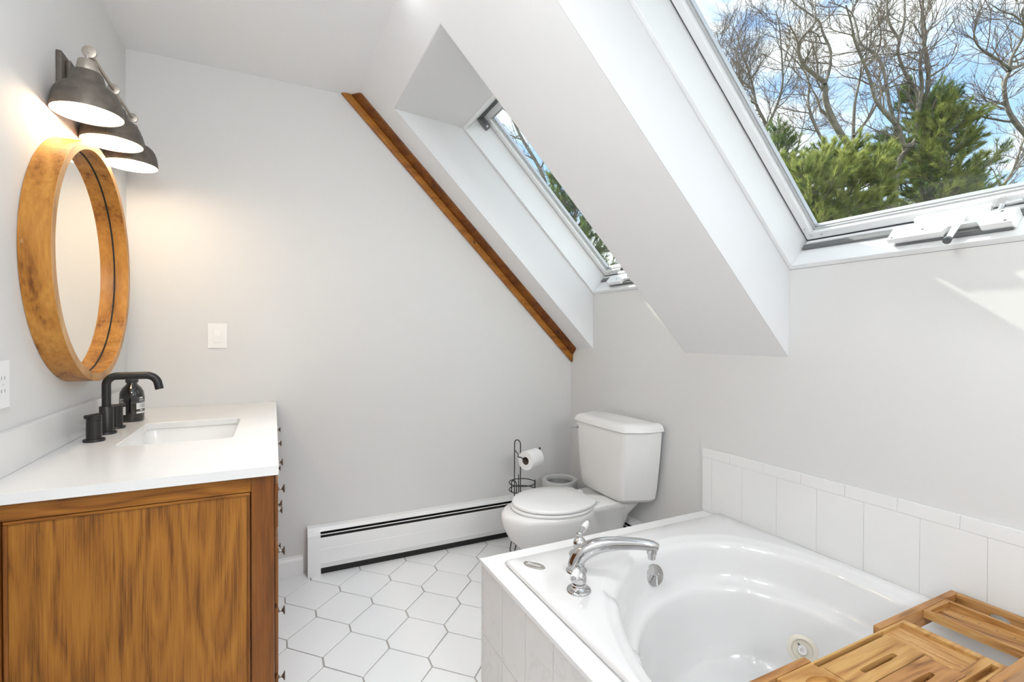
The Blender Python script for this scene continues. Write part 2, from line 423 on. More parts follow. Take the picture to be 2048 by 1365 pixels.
# thin plaster lining of the wells (greyer tone to balance their daylight, rough trowel marks)
for k, (y0, y1) in enumerate((W1, W2)):
    mb = MB(); e = 0.003
    side = [(XR-0.0005, ZS+0.001), sl(FRAME_U[0], 0.2295), sl(FRAME_U[1], 0.2295), sl(UT, 0.0)]
    mb.extrude_poly(side, 'Y', y1-e, y1+0.002); mb.extrude_poly(side, 'Y', y0-0.002, y0+e)
    a, b_ = sl(UT, 0.0), sl(FRAME_U[1], 0.2295)
    mb.extrude_poly([a, b_, (b_[0], b_[1]-e), (a[0]+e, a[1]-e)], 'Y', y0, y1)
    struct('trim_%d' % (k+2), mb, WELLPAINT, smooth=False)

# ---------------------------------------------------------------- skylights
def slope_box(mb, u0, u1, y0, y1, n0, n1, bev=0.0):
    pts = [sl(u0, n0), sl(u1, n0), sl(u1, n1), sl(u0, n1)]
    return mb.extrude_poly(pts, 'Y', y0, y1, bev)
def SP(u, y, n):
    x, z = sl(u, n); return Vector((x, y, z))
UDIR = Vector((-1, 0, 1))/R2; NDIR = Vector((1, 0, 1))/R2
def skylight(name, Y0, Y1, op_left, arm_dir, arm_len, knob):
    root = bpy.data.objects.new(name, None); COL.objects.link(root)
    root.location = SP(FRAME_U[0], (Y0+Y1)/2, 0.23); root['kind'] = 'structure'
    U0, U1 = FRAME_U; T = 0.02; n0, n1 = 0.2305, 0.385
    mbf = MB()
    slope_box(mbf, U0, U0+T, Y0+0.001, Y1-0.001, n0, n1, 0.0015); put('frame_rail', mbf, SASHWHITE, root)
    mbf = MB(); slope_box(mbf, U1-T, U1-0.001, Y0+0.001, Y1-0.001, n0, n1, 0.0015); put('frame_rail', mbf, SASHWHITE, root)
    for a, b_ in ((Y0+0.001, Y0+T), (Y1-T, Y1-0.001)):
        mbf = MB(); slope_box(mbf, U0+T, U1-T, a, b_, n0, n1, 0.0015); put('frame_stile', mbf, SASHWHITE, root)
    # outer flashing so that no daylight passes round the frame
    mbf = MB()
    slope_box(mbf, U0-0.10, U0+T*0.6, Y0-0.10, Y1+0.10, 0.295, 0.37); slope_box(mbf, U1-T*0.6, U1+0.10, Y0-0.10, Y1+0.10, 0.295, 0.37)
    slope_box(mbf, U0, U1, Y0-0.10, Y0+T*0.6, 0.295, 0.37); slope_box(mbf, U0, U1, Y1-T*0.6, Y1+0.10, 0.295, 0.37)
    put('flashing', mbf, TRACK, root)
    # dark seal between frame and sash
    g = MB(); a = T+0.0005
    for (u0, u1, y0, y1) in ((U0+a, U0+a+0.012, Y0+a, Y1-a), (U1-a-0.012, U1-a, Y0+a, Y1-a), (U0+a, U1-a, Y0+a, Y0+a+0.006), (U0+a, U1-a, Y1-a-0.006, Y1-a)):
        slope_box(g, u0, u1, y0, y1, 0.362, 0.395)
    put('seal', g, GASKET, root)
    # sash
    b0 = T+0.006; sw = 0.030
    members = ((U0+b0+0.006, U0+b0+0.006+sw, Y0+b0, Y1-b0), (U1-b0-0.006-sw, U1-b0-0.006, Y0+b0, Y1-b0),
               (U0+b0+0.006+sw, U1-b0-0.006-sw, Y0+b0, Y0+b0+sw), (U0+b0+0.006+sw, U1-b0-0.006-sw, Y1-b0-sw, Y1-b0))
    for (u0, u1, y0, y1) in members:
        mbf = MB(); slope_box(mbf, u0, u1, y0, y1, 0.358, 0.40, 0.002); put('sash_rail', mbf, SASHWHITE, root)
    gu0, gu1, gy0, gy1 = U0+b0+0.006+sw, U1-b0-0.006-sw, Y0+b0+sw, Y1-b0-sw
    g = MB()
    for (u0, u1, y0, y1) in ((gu0, gu0+0.006, gy0, gy1), (gu1-0.006, gu1, gy0, gy1), (gu0, gu1, gy0, gy0+0.006), (gu0, gu1, gy1-0.006, gy1)):
        slope_box(g, u0, u1, y0, y1, 0.372, 0.398)
    put('glazing_bead', g, BEAD, root)
    g = MB()
    for (u0, u1, y0, y1) in ((gu0+0.006, gu0+0.010, gy0+0.006, gy1-0.006), (gu1-0.010, gu1-0.006, gy0+0.006, gy1-0.006), (gu0+0.006, gu1-0.006, gy0+0.006, gy0+0.010), (gu0+0.006, gu1-0.006, gy1-0.010, gy1-0.006)):
        slope_box(g, u0, u1, y0, y1, 0.380, 0.396)
    put('spacer_bar', g, ALU, root)
    g = MB(); slope_box(g, gu0+0.002, gu1-0.002, gy0+0.002, gy1-0.002, 0.386, 0.390); put('glass_pane', g, GLASS, root, smooth=False)
    # sash corner screws
    for (u, y) in ((gu0-0.012, gy1+0.006), (gu0+0.02, gy1+0.018), (gu1-0.02, gy1+0.018), (gu1-0.07, gy1+0.018), (gu0-0.014, gy1-0.03), (gu0+0.02, gy0-0.018)):
        sc = MB(); sc.lathe([(0.0001, -0.003), (0.003, -0.0025), (0.004, 0.001)], SP(u, y, 0.358), tuple(NDIR), 10, True, True); put('screw', sc, ALU, root)
    # dark lock track along the bottom frame member
    g = MB(); slope_box(g, U0+T, U0+T+0.010, Y0+0.03, Y1-0.025, 0.312, 0.334, 0.001); put('lock_track', g, TRACK, root)
    g = MB(); slope_box(g, U0+T, U0+T+0.012, Y0+0.03, Y1-0.03, 0.338, 0.352, 0.001); put('track_cover', g, SASHWHITE, root)
    # hinge blocks at the head
    for y in (Y1-T-0.001, Y0+T+0.001):
        s_ = -1 if y > (Y0+Y1)/2 else 1
        g = MB(); slope_box(g, U1-T-0.075, U1-T-0.004, min(y, y+s_*0.016), max(y, y+s_*0.016), 0.318, 0.350, 0.005)
        h = put('hinge', g, TRACK, root)
        g = MB(); g.lathe([(0.001, 0), (0.006, 0.001), (0.007, 0.006)], SP(U1-T-0.06, y+s_*0.023, 0.332), (0, -s_, 0), 12, True, True); put('hinge_pin', g, ALU, h)
    g = MB(); slope_box(g, U1-T-0.010, U1-T, Y0+T, Y1-T, 0.325, 0.36, 0.001); put('head_seal', g, GASKET, root)
    # chain operator: bevelled box with recess, screws, crank
    yl, yr = op_left, op_left-0.284
    ub = U0+T+0.001
    def ob(pts_top, pts_bot): pass
    body = MB()
    prof = [(0.262, ub), (0.249, ub+0.020), (0.249, ub+0.034), (0.309, ub+0.034), (0.312, ub)]
    def ringat(y, dn=0.0): return [SP(u, y, n+dn*(1 if n < 0.27 else 0)) for n, u in prof]
    cuts = [(yl, 0.0), (yl-0.135, 0.0), (yl-0.147, 0.020), (yl-0.209, 0.020), (yl-0.221, 0.0), (yr, 0.0)]
    body.loft([ringat(y, dn) for y, dn in cuts])
    box = put('crank_box', body, SASHWHITE, root, angle=25)
    g = MB(); slope_box(g, ub, ub+0.018, yr+0.004, yl-0.012, 0.2545, 0.263, 0.002); put('box_grip', g, TRACK, box)
    for (y, n) in ((yl-0.012, 0.256), (yl-0.085, 0.275), (yr+0.014, 0.256), (yr+0.03, 0.300)):
        sc = MB(); sc.lathe([(0.0001, 0.0012), (0.0032, 0.001), (0.0042, -0.001)], SP(ub+0.034, y, n), tuple(UDIR), 12, True, True); put('screw', sc, GASKET, box)
    pv = SP(ub+0.030, yl-0.181, 0.292)
    g = MB(); g.lathe([(0.011, 0), (0.011, 0.012), (0.009, 0.014), (0.009, 0.026)], pv, tuple(UDIR), 20, True, True)
    g2 = SP(ub+0.052, yl-0.181, 0.292)
    ad = (NDIR*arm_dir[0] + Vector((0, 1, 0))*arm_dir[1] + UDIR*arm_dir[2]).normalized()
    arm = MB()
    dpt = [g2 + ad*(arm_len*k/8) for k in range(9)]
    g.tube([g2 - ad*0.008] + dpt, [0.008] + [0.0105-0.003*k/8 for k in range(9)], 10, True, (1.0, 0.62))
    hd = put('crank_handle', g, knob[1], box)
    kb = MB(); e = dpt[-1]; kd = -UDIR*0.2 - NDIR*0.25 + Vector((0, 0.15, 0)) + (Vector((0, 0, CAM_Z))-e).normalized()*0.9
    kb.lathe([(0.0075, -0.004), (0.0095, 0.0), (0.0095, 0.013), (0.007, 0.0135)], e, tuple(kd), 18, True, True); 
    kb.lathe([(0.0068, 0.0136), (0.0001, 0.0140)], e, tuple(kd), 18, False, True)
    put('crank_knob', kb, knob[0], box)
    # chain arm running to the sash
    g = MB(); slope_box(g, ub+0.020, ub+0.036, yr+0.06, yl-0.045, 0.326, 0.347, 0.002); put('chain_arm', g, SASHWHITE, root)
    g = MB(); ycl = yr+0.05
    g.tube([SP(ub+0.03, ycl+0.012, 0.336), SP(ub+0.03, ycl-0.01, 0.336)], 0.005, 10)
    g.tube([SP(ub+0.03, ycl-0.012, 0.333), SP(ub+0.03, ycl-0.012, 0.310)], 0.006, 10)
    g.tube([SP(ub+0.031, ycl-0.018, 0.336), SP(ub+0.031, ycl-0.05, 0.341)], 0.0075, 10)
    put('chain_link', g, ALU, root)
    g = MB(); g.tube([SP(ub+0.03 + 0.020*math.sin(PI*k/14), ycl+0.004-0.036*k/14, 0.328+0.020*math.sin(PI*k/14)) for k in range(15)], 0.0009, 6); put('pin_wire', g, ALU, root)
    return root
skylight('window_1', W1[0], W1[1], 2.272, (0.35, 0.8, 0.25), 0.062, (GASKET, TRACK))
skylight('window_2', W2[0], W2[1], 0.845, (-1.0, 0.02, 0.02), 0.112, (GASKET, SASHWHITE))

# ---------------------------------------------------------------- wood trim on the far wall under the slope
def NS(y_off, n, u):      # n measured from slope, y_off from far wall
    x, z = sl(u, n); return (x, YF-y_off, z)
def trim_mesh(prof, L=12):
    rings = []
    for end in (0, 1):
        # plumb cut on the knee wall at one end, level cut under the flat ceiling at the other
        rings.append([NS(yo, n, n+0.002 if end == 0 else (ZC-0.002-ZS)*R2-n) for yo, n in prof])
    mb = MB()
    mb.loft([[tuple(Vector(a).lerp(Vector(b_), k/L)) for a, b_ in zip(rings[0], rings[1])] for k in range(L+1)])
    return mb
tr1 = struct('trim_1', trim_mesh([(0.0, -0.064), (0.012, -0.068), (0.020, -0.065), (0.0245, -0.057), (0.0255, -0.040), (0.024, -0.034), (0.018, -0.0325), (0.0, -0.032)]), PINE, angle=25)
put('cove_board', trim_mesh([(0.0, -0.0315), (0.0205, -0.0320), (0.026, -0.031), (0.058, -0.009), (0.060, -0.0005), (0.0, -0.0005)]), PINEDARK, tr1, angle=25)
for u_, yo, n_, nrm, a_, b2 in ((0.16, 0.0425, -0.0200, (0.0, -0.55, -0.83), 0.018, 0.009), (0.92, 0.0257, -0.048, (0, -1, 0), 0.010, 0.005), (1.30, 0.0425, -0.0200, (0.0, -0.55, -0.83), 0.010, 0.006)):
    c_ = Vector(NS(yo, n_, u_)); nn = Vector((NDIR.x*nrm[2], nrm[1], NDIR.z*nrm[2])).normalized(); e1 = UDIR; e2 = nn.cross(e1).normalized()
    g = MB(); m_ = 20
    g.loft([[c_ + e1*a_*sc*math.cos(2*PI*k/m_) + e2*b2*sc*math.sin(2*PI*k/m_) + nn*h for k in range(m_)] for sc, h in ((1.0, -0.002), (1.0, 0.0002), (0.9, 0.0006), (0.3, 0.0007))])
    put('knot', g, KNOT, tr1)

# ---------------------------------------------------------------- baseboard between vanity and heater
pts = [(YF, 0.0), (YF-0.014, 0.0), (YF-0.014, 0.070), (YF-0.011, 0.080), (YF-0.007, 0.086), (YF-0.006, 0.093), (YF, 0.094)]
mb = MB().extrude_poly(pts, 'X', 0.0, 0.132); struct('baseboard_far', mb, TRIMWHITE, angle=25)
mb = MB().box(XL, XR, YB, YB+0.014, 0, 0.094, 0.002); struct('baseboard_back', mb, TRIMWHITE)

# ================================================================== BASEBOARD HEATERS
def heater(root, to_world, x0, x1, cap0=True, cap1=True):
    """Profile in (d = distance from wall, z); to_world(a along wall, d, z)."""
    def ex(name, pts, a0, a1, m, par=None):
        g = MB()
        A = g.face_loop([to_world(a0, d, z) for d, z in pts]); B = g.face_loop([to_world(a1, d, z) for d, z in pts]); n = len(pts)
        g.bm.faces.new(A); g.bm.faces.new(B[::-1])
        for i in range(n): g.bm.faces.new((A[i], B[i], B[(i+1) % n], A[(i+1) % n]))
        return put(name, g, m, par or root, angle=20)
    ex('back_plate', [(0.001, 0.0), (0.006, 0.0), (0.006, 0.225), (0.001, 0.232)], x0+0.004, x1-0.004, HEATWHITE)
    ex('top_cover', [(0.001, 0.234), (0.034, 0.230), (0.050, 0.214), (0.047, 0.212), (0.032, 0.226), (0.001, 0.230)], x0+0.03, x1-0.03, HEATWHITE)
    ex('damper', [(0.054, 0.203), (0.0565, 0.1995), (0.0545, 0.198), (0.052, 0.201)], x0+0.03, x1-0.03, HEATWHITE)
    ex('front_panel', [(0.059, 0.187), (0.064, 0.160), (0.0655, 0.131), (0.0665, 0.129), (0.070, 0.066), (0.0705, 0.061), (0.064, 0.036), (0.060, 0.036), (0.064, 0.062), (0.060, 0.130), (0.054, 0.184)], x0+0.03, x1-0.03, HEATWHITE)
    ex('heating_element', [(0.010, 0.05), (0.050, 0.05), (0.046, 0.19), (0.010, 0.20)], x0+0.01, x1-0.01, HEATDARK)
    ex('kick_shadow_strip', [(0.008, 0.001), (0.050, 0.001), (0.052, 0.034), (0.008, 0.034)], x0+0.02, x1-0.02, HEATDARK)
    k = 0
    a = x0+0.13
    while a < x1-0.1:
        ex('bracket', [(0.046, 0.187), (0.056, 0.187), (0.053, 0.200), (0.046, 0.202)], a, a+0.008, HEATDARK)
        ex('bracket', [(0.046, 0.187), (0.056, 0.187), (0.053, 0.200), (0.046, 0.202)], a+0.014, a+0.018, HEATDARK)
        a += 0.56
    cap = [(0.001, 0.0), (0.072, 0.0), (0.0725, 0.060), (0.0725, 0.067), (0.069, 0.130), (0.066, 0.162), (0.058, 0.200), (0.036, 0.2335), (0.001, 0.237)]
    for flag, a0, a1 in ((cap0, x0, x0+0.060), (cap1, x1-0.060, x1)):
        if flag: ex('end_cap', cap, a0, a1, HEATWHITE)
h1 = thing('baseboard_heater', 'long white baseboard heater with dark slots under the light switch wall', 'heater', (0.9, YF, 0))
heater(h1, lambda a, d, z: (a, YF-d, z), 0.150, XR-0.003, True, False)
h2 = thing('baseboard_heater', 'short white baseboard heater behind the toilet at the skylight wall', 'heater', (XR, 2.0, 0))
heater(h2, lambda a, d, z: (XR-d, a, z), 1.60, YF-0.078, True, False)

# ================================================================== VANITY
VY0, VY1 = 1.376, 2.656
CT0, CT1 = 0.854, 0.877
van = thing('vanity_cabinet', 'brown oak vanity cabinet with drawers under the white countertop', 'cabinet', (XL+0.29, (VY0+VY1)/2, 0))
mb = MB().box(XL+0.002, -0.018, VY0+0.018, VY1, 0.09, 0.715); put('body', mb, OAKV, van)
mb = MB().box(XL+0.002, -0.075, VY0+0.03, VY1, 0.001, 0.09); put('toe_kick', mb, OAKV, van)
# end panel: stiles, rails, moulding and recessed panel facing the camera
XA, XB_ = -0.5135, -0.0515
mb = MB().box(XB_+0.0005, 0.0, VY0, VY0+0.0175, 0.001, CT0-0.001, 0.0012); put('stile', mb, OAKV, van)
mb = MB().box(XL+0.002, XA-0.0005, VY0, VY0+0.0175, 0.001, CT0-0.001, 0.0012); put('stile', mb, OAKV, van)
mb = MB().box(XA, XB_, VY0+0.0006, VY0+0.0175, 0.8135, CT0-0.001, 0.0012); put('rail', mb, OAKH, van)
mb = MB().box(XA, XB_, VY0+0.0006, VY0+0.0175, 0.001, 0.12, 0.0012); put('rail', mb, OAKH, van)
for (x0, x1, z0, z1, m_) in ((XA+0.0015, XB_-0.0015, 0.8035, 0.8115, OAKH), (XA+0.0015, XB_-0.0015, 0.122, 0.130, OAKH), (XA+0.0015, XA+0.0095, 0.130, 0.8035, OAKV), (XB_-0.0095, XB_-0.0015, 0.130, 0.8035, OAKV)):
    put('moulding', MB().box(x0, x1, VY0+0.0035, VY0+0.0170, z0, z1, 0.0025, 3), m_, van)
mb = MB().box(XA+0.008, XB_-0.008, VY0+0.0085, VY0+0.0178, 0.128, 0.805); put('end_panel', mb, OAK, van)
# front: face frame, drawers and doors
mb = MB().box(-0.018, 0.0, VY0+0.018, VY1, 0.001, CT0-0.001, 0.001); put('face_frame', mb, OAKV, van)
cw = (VY1-VY0)/4
def knob(par, y, z, x=0.0105):
    g = MB(); g.lathe([(0.0075, 0.0), (0.006, 0.0012), (0.0032, 0.003), (0.003, 0.009), (0.006, 0.0125), (0.0115, 0.0148), (0.0125, 0.0162), (0.011, 0.0175), (0.0001, 0.0182)], (x, y, z), (1, 0, 0), 20, True, True)
    return put('knob', g, PEWTER, par)
for c_ in range(4):
    y0, y1 = VY0+c_*cw+0.012, VY0+(c_+1)*cw-0.012
    rows = [(0.708, 0.824), (0.511, 0.662), (0.330, 0.500), (0.13, 0.318)] if c_ in (0, 3) else [(0.708, 0.824)]
    for (z0, z1) in rows:
        d_ = put('drawer', MB().box(0.0005, 0.0098, y0, y1, z0, z1, 0.003, 2), OAKV, van)
        knob(d_, (y0+y1)/2, (z0+z1)/2)
    if c_ in (1, 2):
        d_ = put('door', MB().box(0.0005, 0.0098, y0, y1, 0.13, 0.662, 0.003, 2), OAKV, van)
        knob(d_, y1-0.03 if c_ == 1 else y0+0.03, 0.56)
# worktop
top = thing('countertop', 'white quartz countertop with undermount sink and low backsplash on the oak vanity', 'countertop', (-0.28, (1.3562+YF)/2, CT0))
SX, SY = (-0.42+-0.118)/2, (1.785+2.205)/2
hx, hy = (-0.118+0.42)/2, (2.205-1.785)/2
X0, X1, Y0_, Y1_ = XL+0.001, 0.011, 1.3562, YF-0.001
angs = sorted([2*PI*k/96 for k in range(96)] + [math.atan2(yy-SY, xx-SX) % (2*PI) for xx in (X0, X1) for yy in (Y0_, Y1_)])
def rect_hit(th):
    c, s_ = math.cos(th), math.sin(th); best = 9
    if c > 1e-9: best = min(best, (X1-SX)/c)
    if c < -1e-9: best = min(best, (X0-SX)/c)
    if s_ > 1e-9: best = min(best, (Y1_-SY)/s_)
    if s_ < -1e-9: best = min(best, (Y0_-SY)/s_)
    return (SX+c*best, SY+s_*best)
def inn(th, g, r): p = rr_point(th, hx+g, hy+g, r); return (SX+p[0], SY+p[1])
def R3(f, z): return [(*f(th), z) for th in angs]
mb = MB().loft([R3(lambda t_: inn(t_, 0, .022), CT0), R3(rect_hit, CT0), R3(rect_hit, CT1), R3(lambda t_: inn(t_, 0.0015, .022), CT1), R3(lambda t_: inn(t_, 0, .022), CT1-0.0015), R3(lambda t_: inn(t_, 0, .022), CT0)], False, False)
bmesh.ops.remove_doubles(mb.bm, verts=mb.bm.verts, dist=1e-5)
put('slab', mb, QUARTZ, top, angle=30)
mb = MB().box(XL+0.001, XL+0.021, Y0_+0.002, Y1_, CT1+0.0003, 0.976, 0.0012); put('backsplash', mb, QUARTZ, top)
mb = MB().loft([R3(lambda t_: inn(t_, 0.03, .03), CT0-0.001), R3(lambda t_: inn(t_, 0.004, .03), CT0-0.001), R3(lambda t_: inn(t_, 0.003, .032), CT0-0.012), R3(lambda t_: inn(t_, -0.010, .035), CT0-0.075), R3(lambda t_: inn(t_, -0.022, .04), CT0-0.102), R3(lambda t_: inn(t_, -0.045, .045), CT0-0.116), R3(lambda t_: inn(t_, -0.10, .04), CT0-0.122),
    R3(lambda t_: inn(t_, -0.135, .014), CT0-0.125)], False, True)
put('sink_basin', mb, PORCELAIN, top, angle=60)
g = MB().lathe([(0.022, 0), (0.022, 0.002), (0.014, 0.0025), (0.0001, 0.001)], (SX, SY, CT0-0.1245), (0, 0, 1), 24, True, True); put('sink_drain', g, BLACKMETAL, top)

# faucet: three pieces on one worktop
fa = thing('sink_faucet', 'matte black sink faucet with square arched spout and two handles', 'faucet', (-0.497, 2.033, CT1))
zt = CT1
g = MB(); sx, sy = -0.497, 2.033
g.lathe([(0.0275, 0), (0.0275, 0.006), (0.026, 0.008), (0.0195, 0.008), (0.0195, 0.090), (0.0185, 0.0915), (0.0135, 0.0915)], (sx, sy, zt), (0, 0, 1), 28, True, True)
put('spout_body', g, BLACKMETAL, fa)
P = [(sx, sy, zt+0.09), (sx, sy, zt+0.162)]
for k in range(1, 9):
    a = PI/2*k/8; P.append((sx+0.028*(1-math.cos(a)), sy, zt+0.162+0.028*math.sin(a)))
xe = -0.352
P.append((xe-0.038, sy, zt+0.190))
for k in range(1, 9):
    a = (PI/2*0.93)*k/8; P.append((xe-0.038+0.034*math.sin(a), sy, zt+0.190-0.034*(1-math.cos(a))))
q = Vector(P[-1]); dq = (q-Vector(P[-2])).normalized(); P.append(tuple(q+dq*0.018))
g = MB().tube(P, 0.0125, 18); put('spout', g, BLACKMETAL, fa)
for yy, hgt, rot in ((1.908, 0.083, -0.9), (2.140, 0.083, 0.9)):
    g = MB(); g.lathe([(0.0275, 0), (0.0275, 0.006), (0.0265, 0.0075), (0.0195, 0.0075), (0.0195, 0.062), (0.0190, 0.0625), (0.0190, 0.0635), (0.0195, 0.064), (0.0195, 0.078), (0.0185, 0.079), (0.0001, 0.079)], (-0.497, yy, zt), (0, 0, 1), 28, True, True)
    hb = put('handle', g, BLACKMETAL, fa)
    dv = Vector((-0.55*1, -0.83, 0)) if yy < 2 else Vector((0.75, 0.3, 0))
    dv.normalize(); c0 = Vector((-0.497, yy, zt+0.077))
    g = MB().tube([c0 - dv*0.018 + Vector((0, 0, 0.002)), c0 + dv*0.027 + Vector((0, 0, 0.001))], 0.0062, 14); put('handle_lever', g, BLACKMETAL, hb)

# soap bottle
bt = thing('soap_bottle', 'glossy black soap bottle with white labels behind the sink faucet', 'bottle', (-0.4845, 2.296, CT1))
bx_, by_ = -0.4845, 2.296
g = MB().lathe([(0.030, 0.0), (0.036, 0.002), (0.0385, 0.009), (0.0385, 0.098), (0.0365, 0.112), (0.029, 0.127), (0.0195, 0.137), (0.0165, 0.143), (0.0165, 0.156)], (bx_, by_, CT1), (0, 0, 1), 40, True, True); put('body', g, GLOSSBLACK, bt)
g = MB(); n = 40
rings = []
for r, h in ((0.0185, 0.146), (0.0195, 0.147), (0.0195, 0.166), (0.0185, 0.168), (0.007, 0.1685), (0.007, 0.174)):
    rings.append([(bx_+(r+(0.0004 if (k % 2) and r > 0.019 else 0))*math.cos(2*PI*k/n), by_+(r+(0.0004 if (k % 2) and r > 0.019 else 0))*math.sin(2*PI*k/n), CT1+h) for k in range(n)])
g.loft(rings); put('cap', g, CAPBLACK, bt, angle=20)
g = MB(); g.lathe([(0.008, 0.172), (0.012, 0.173), (0.012, 0.180), (0.008, 0.182)], (bx_, by_, CT1), (0, 0, 1), 20, True, True)
g.tube([(bx_, by_, CT1+0.177), (bx_-0.02, by_+0.012, CT1+0.178), (bx_-0.034, by_+0.020, CT1+0.174)], [0.007, 0.006, 0.004], 10); put('pump', g, CAPBLACK, bt)
view_a = math.atan2(-by_, -bx_)     # towards the camera side
def patch(name, a0, a1, z0, z1, m_, par, rr=0.03875, seg=8):
    g = MB(); A = []; B = []
    for k in range(seg+1):
        a = view_a + a0 + (a1-a0)*k/seg
        A.append((bx_+rr*math.cos(a), by_+rr*math.sin(a), CT1+z0)); B.append((bx_+rr*math.cos(a), by_+rr*math.sin(a), CT1+z1))
    g.loft([A, B], False, False, False); return put(name, g, m_, par)
lb = patch('label', 0.34, 1.75, 0.030, 0.093, LABELGREY, bt)
patch('label_panel', 0.34, 1.75, 0.047, 0.070, LABELWHITE, lb, 0.0390)
patch('label_panel', 0.34, 1.75, 0.0305, 0.037, LABELWHITE, lb, 0.0390)
g_bits = [(0.62, 0.98, 0.0865, 0.0915), (0.62, 1.3, 0.0735, 0.0745), (0.62, 0.70, 0.0785, 0.0825), (0.74, 0.82, 0.0785, 0.0825), (0.86, 0.94, 0.0785, 0.0825), (0.98, 1.06, 0.0785, 0.0825)]
for a0, a1, z0, z1 in g_bits: patch('label_print', a0, a1, z0, z1, LABELWHITE, lb, 0.0390, 3)
for z in (0.0645, 0.0615, 0.0585, 0.0555, 0.0525): patch('label_print', 0.62, 1.5, z, z+0.0012, LABELINK, lb, 0.0392, 4)
patch('label_print', 0.66, 0.92, 0.040, 0.0445, JETCREAM, lb, 0.0390, 4)
lb2 = patch('label', -1.75, -0.50, 0.028, 0.090, LABELGREY, bt)
patch('label_panel', -1.75, -0.50, 0.0285, 0.068, LABELWHITE, lb2, 0.0390)
for z, a1 in ((0.0855, -0.72), (0.0795, -0.76), (0.0735, -0.66)): patch('label_print', -1.5, a1, z, z+0.0022, LABELWHITE, lb2, 0.0390, 4)
for z in (0.060, 0.048, 0.040): patch('label_print', -1.4, -0.8, z, z+0.003, LABELINK, lb2, 0.0392, 4)

# ================================================================== ROUND MIRROR
MY, MZ, MR = 2.020, 1.434, 0.379
mi = thing('round_mirror', 'round mirror in a deep wooden hoop frame above the sink faucet', 'mirror', (XL, MY, MZ))
def hoop(r0, r1, x0, x1, n=120):
    g = MB(); ring = []
    for (r, x) in ((r0, x0), (r0, x1), (r1, x1), (r1, x0)):
        ring.append([(x, MY+r*math.cos(2*PI*k/n), MZ+r*math.sin(2*PI*k/n)) for k in range(n)])
    ring.append(ring[0]); g.loft(ring, False, False); bmesh.ops.remove_doubles(g.bm, verts=g.bm.verts, dist=1e-6); return g
put('frame', hoop(MR-0.024, MR, XL+0.001, XL+0.0655), MANGO, mi)
put('frame_edge', hoop(MR-0.024, MR, XL+0.0656, XL+0.0672), MANGOEDGE, mi)
g = MB().lathe([(MR-0.0245, 0.0), (0.0001, 0.0)], (XL+0.024, MY, MZ), (1, 0, 0), 96, False, True); put('mirror_glass', g, MIRROR, mi, smooth=False)
put('rebate', hoop(MR-0.0255, MR-0.0240, XL+0.0235, XL+0.0265), HEATDARK, mi)
g = MB()
for k in range(5): g.tube([(XL+0.010, MY-MR-0.001, MZ+0.012), (XL+0.010+rnd.uniform(-0.004, 0.01), MY-MR-0.006, MZ+0.012+rnd.uniform(-0.02, 0.014))], 0.0006, 5)
put('hanging_cord', g, MANGOEDGE, mi)

# ================================================================== VANITY LIGHT
vl = thing('vanity_light', 'three shade bronze vanity light bar on the wall above the round mirror', 'wall lamp', (XL, 2.087, 2.01))
g = MB().box(XL+0.001, XL+0.014, 1.893, 2.281, 1.945, 2.050, 0.002); g.box(XL+0.014, XL+0.026, 1.925, 2.249, 1.957, 2.038, 0.003); put('back_plate', g, BRONZE, vl)
g = MB().tube([(-0.486, 1.845, 2.038), (-0.486, 2.328, 2.038)], 0.0052, 12); put('cross_rod', g, NICKEL, vl)
for yy in (1.98, 2.194):
    g = MB().tube([(XL+0.022, yy, 2.005), (XL+0.05, yy, 2.012), (-0.492, yy, 2.036)], [0.008, 0.007, 0.006], 12); put('arm', g, NICKEL, vl)
for yy in (1.845, 2.087, 2.328):
    ox = -0.4905
    prof = [(0.085, 0.0), (0.0856, 0.002), (0.0845, 0.020), (0.0815, 0.040), (0.0765, 0.056), (0.069, 0.0685), (0.060, 0.0765), (0.0525, 0.0800), (0.0500, 0.0808), (0.0475, 0.0830), (0.0440, 0.0900), (0.0410, 0.1000), (0.0385, 0.1100), (0.0365, 0.1180), (0.033, 0.1225), (0.024, 0.124)]
    g = MB().lathe(prof, (ox, yy, 1.854), (0, 0, 1), 48); sh = put('shade', g, BRONZE, vl, angle=30)
    prof2 = [(0.0842, 0.0), (0.0818, 0.022), (0.078, 0.045), (0.0735, 0.055), (0.066, 0.066), (0.057, 0.0735), (0.048, 0.0775), (0.042, 0.083), (0.039, 0.093), (0.035, 0.108), (0.0001, 0.110)]
    g = MB().lathe(prof2, (ox, yy, 1.854), (0, 0, 1), 48); put('shade_lining', g, SHADEIN, sh, angle=60)
    g = MB().lathe([(0.027, 0.123), (0.0275, 0.126), (0.0225, 0.155), (0.021, 0.157), (0.006, 0.158), (0.006, 0.172)], (ox, yy, 1.854), (0, 0, 1), 28, True, True); put('socket_cap', g, NICKEL, sh)
    g = MB().lathe([(0.0001, -0.0055), (0.012, -0.0055), (0.0175, -0.004), (0.0175, 0.004), (0.012, 0.0055), (0.0001, 0.0055)], (-0.486, yy, 2.038), (0, 1, 0), 24, True, True)
    g.lathe([(0.0001, -0.0075), (0.0045, -0.007), (0.0045, -0.005)], (-0.486, yy, 2.038), (0, 1, 0), 12, True, False); put('pivot_joint', g, NICKEL, sh)
    g = MB().sphere((ox, yy, 1.900), 0.026, 20); g.lathe([(0.0255, 0.05), (0.014, 0.075), (0.013, 0.105)], (ox, yy, 1.854), (0, 0, 1), 20, False, True); put('bulb', g, BULB, sh)
    pl = bpy.data.lights.new('bulb_light', 'POINT'); pl.energy = BULB_W; pl.color = (1.0, 0.78, 0.52); pl.shadow_soft_size = 0.028
    po = bpy.data.objects.new('bulb_light', pl); COL.objects.link(po); po.location = (ox, yy, 1.868 - 0.002)

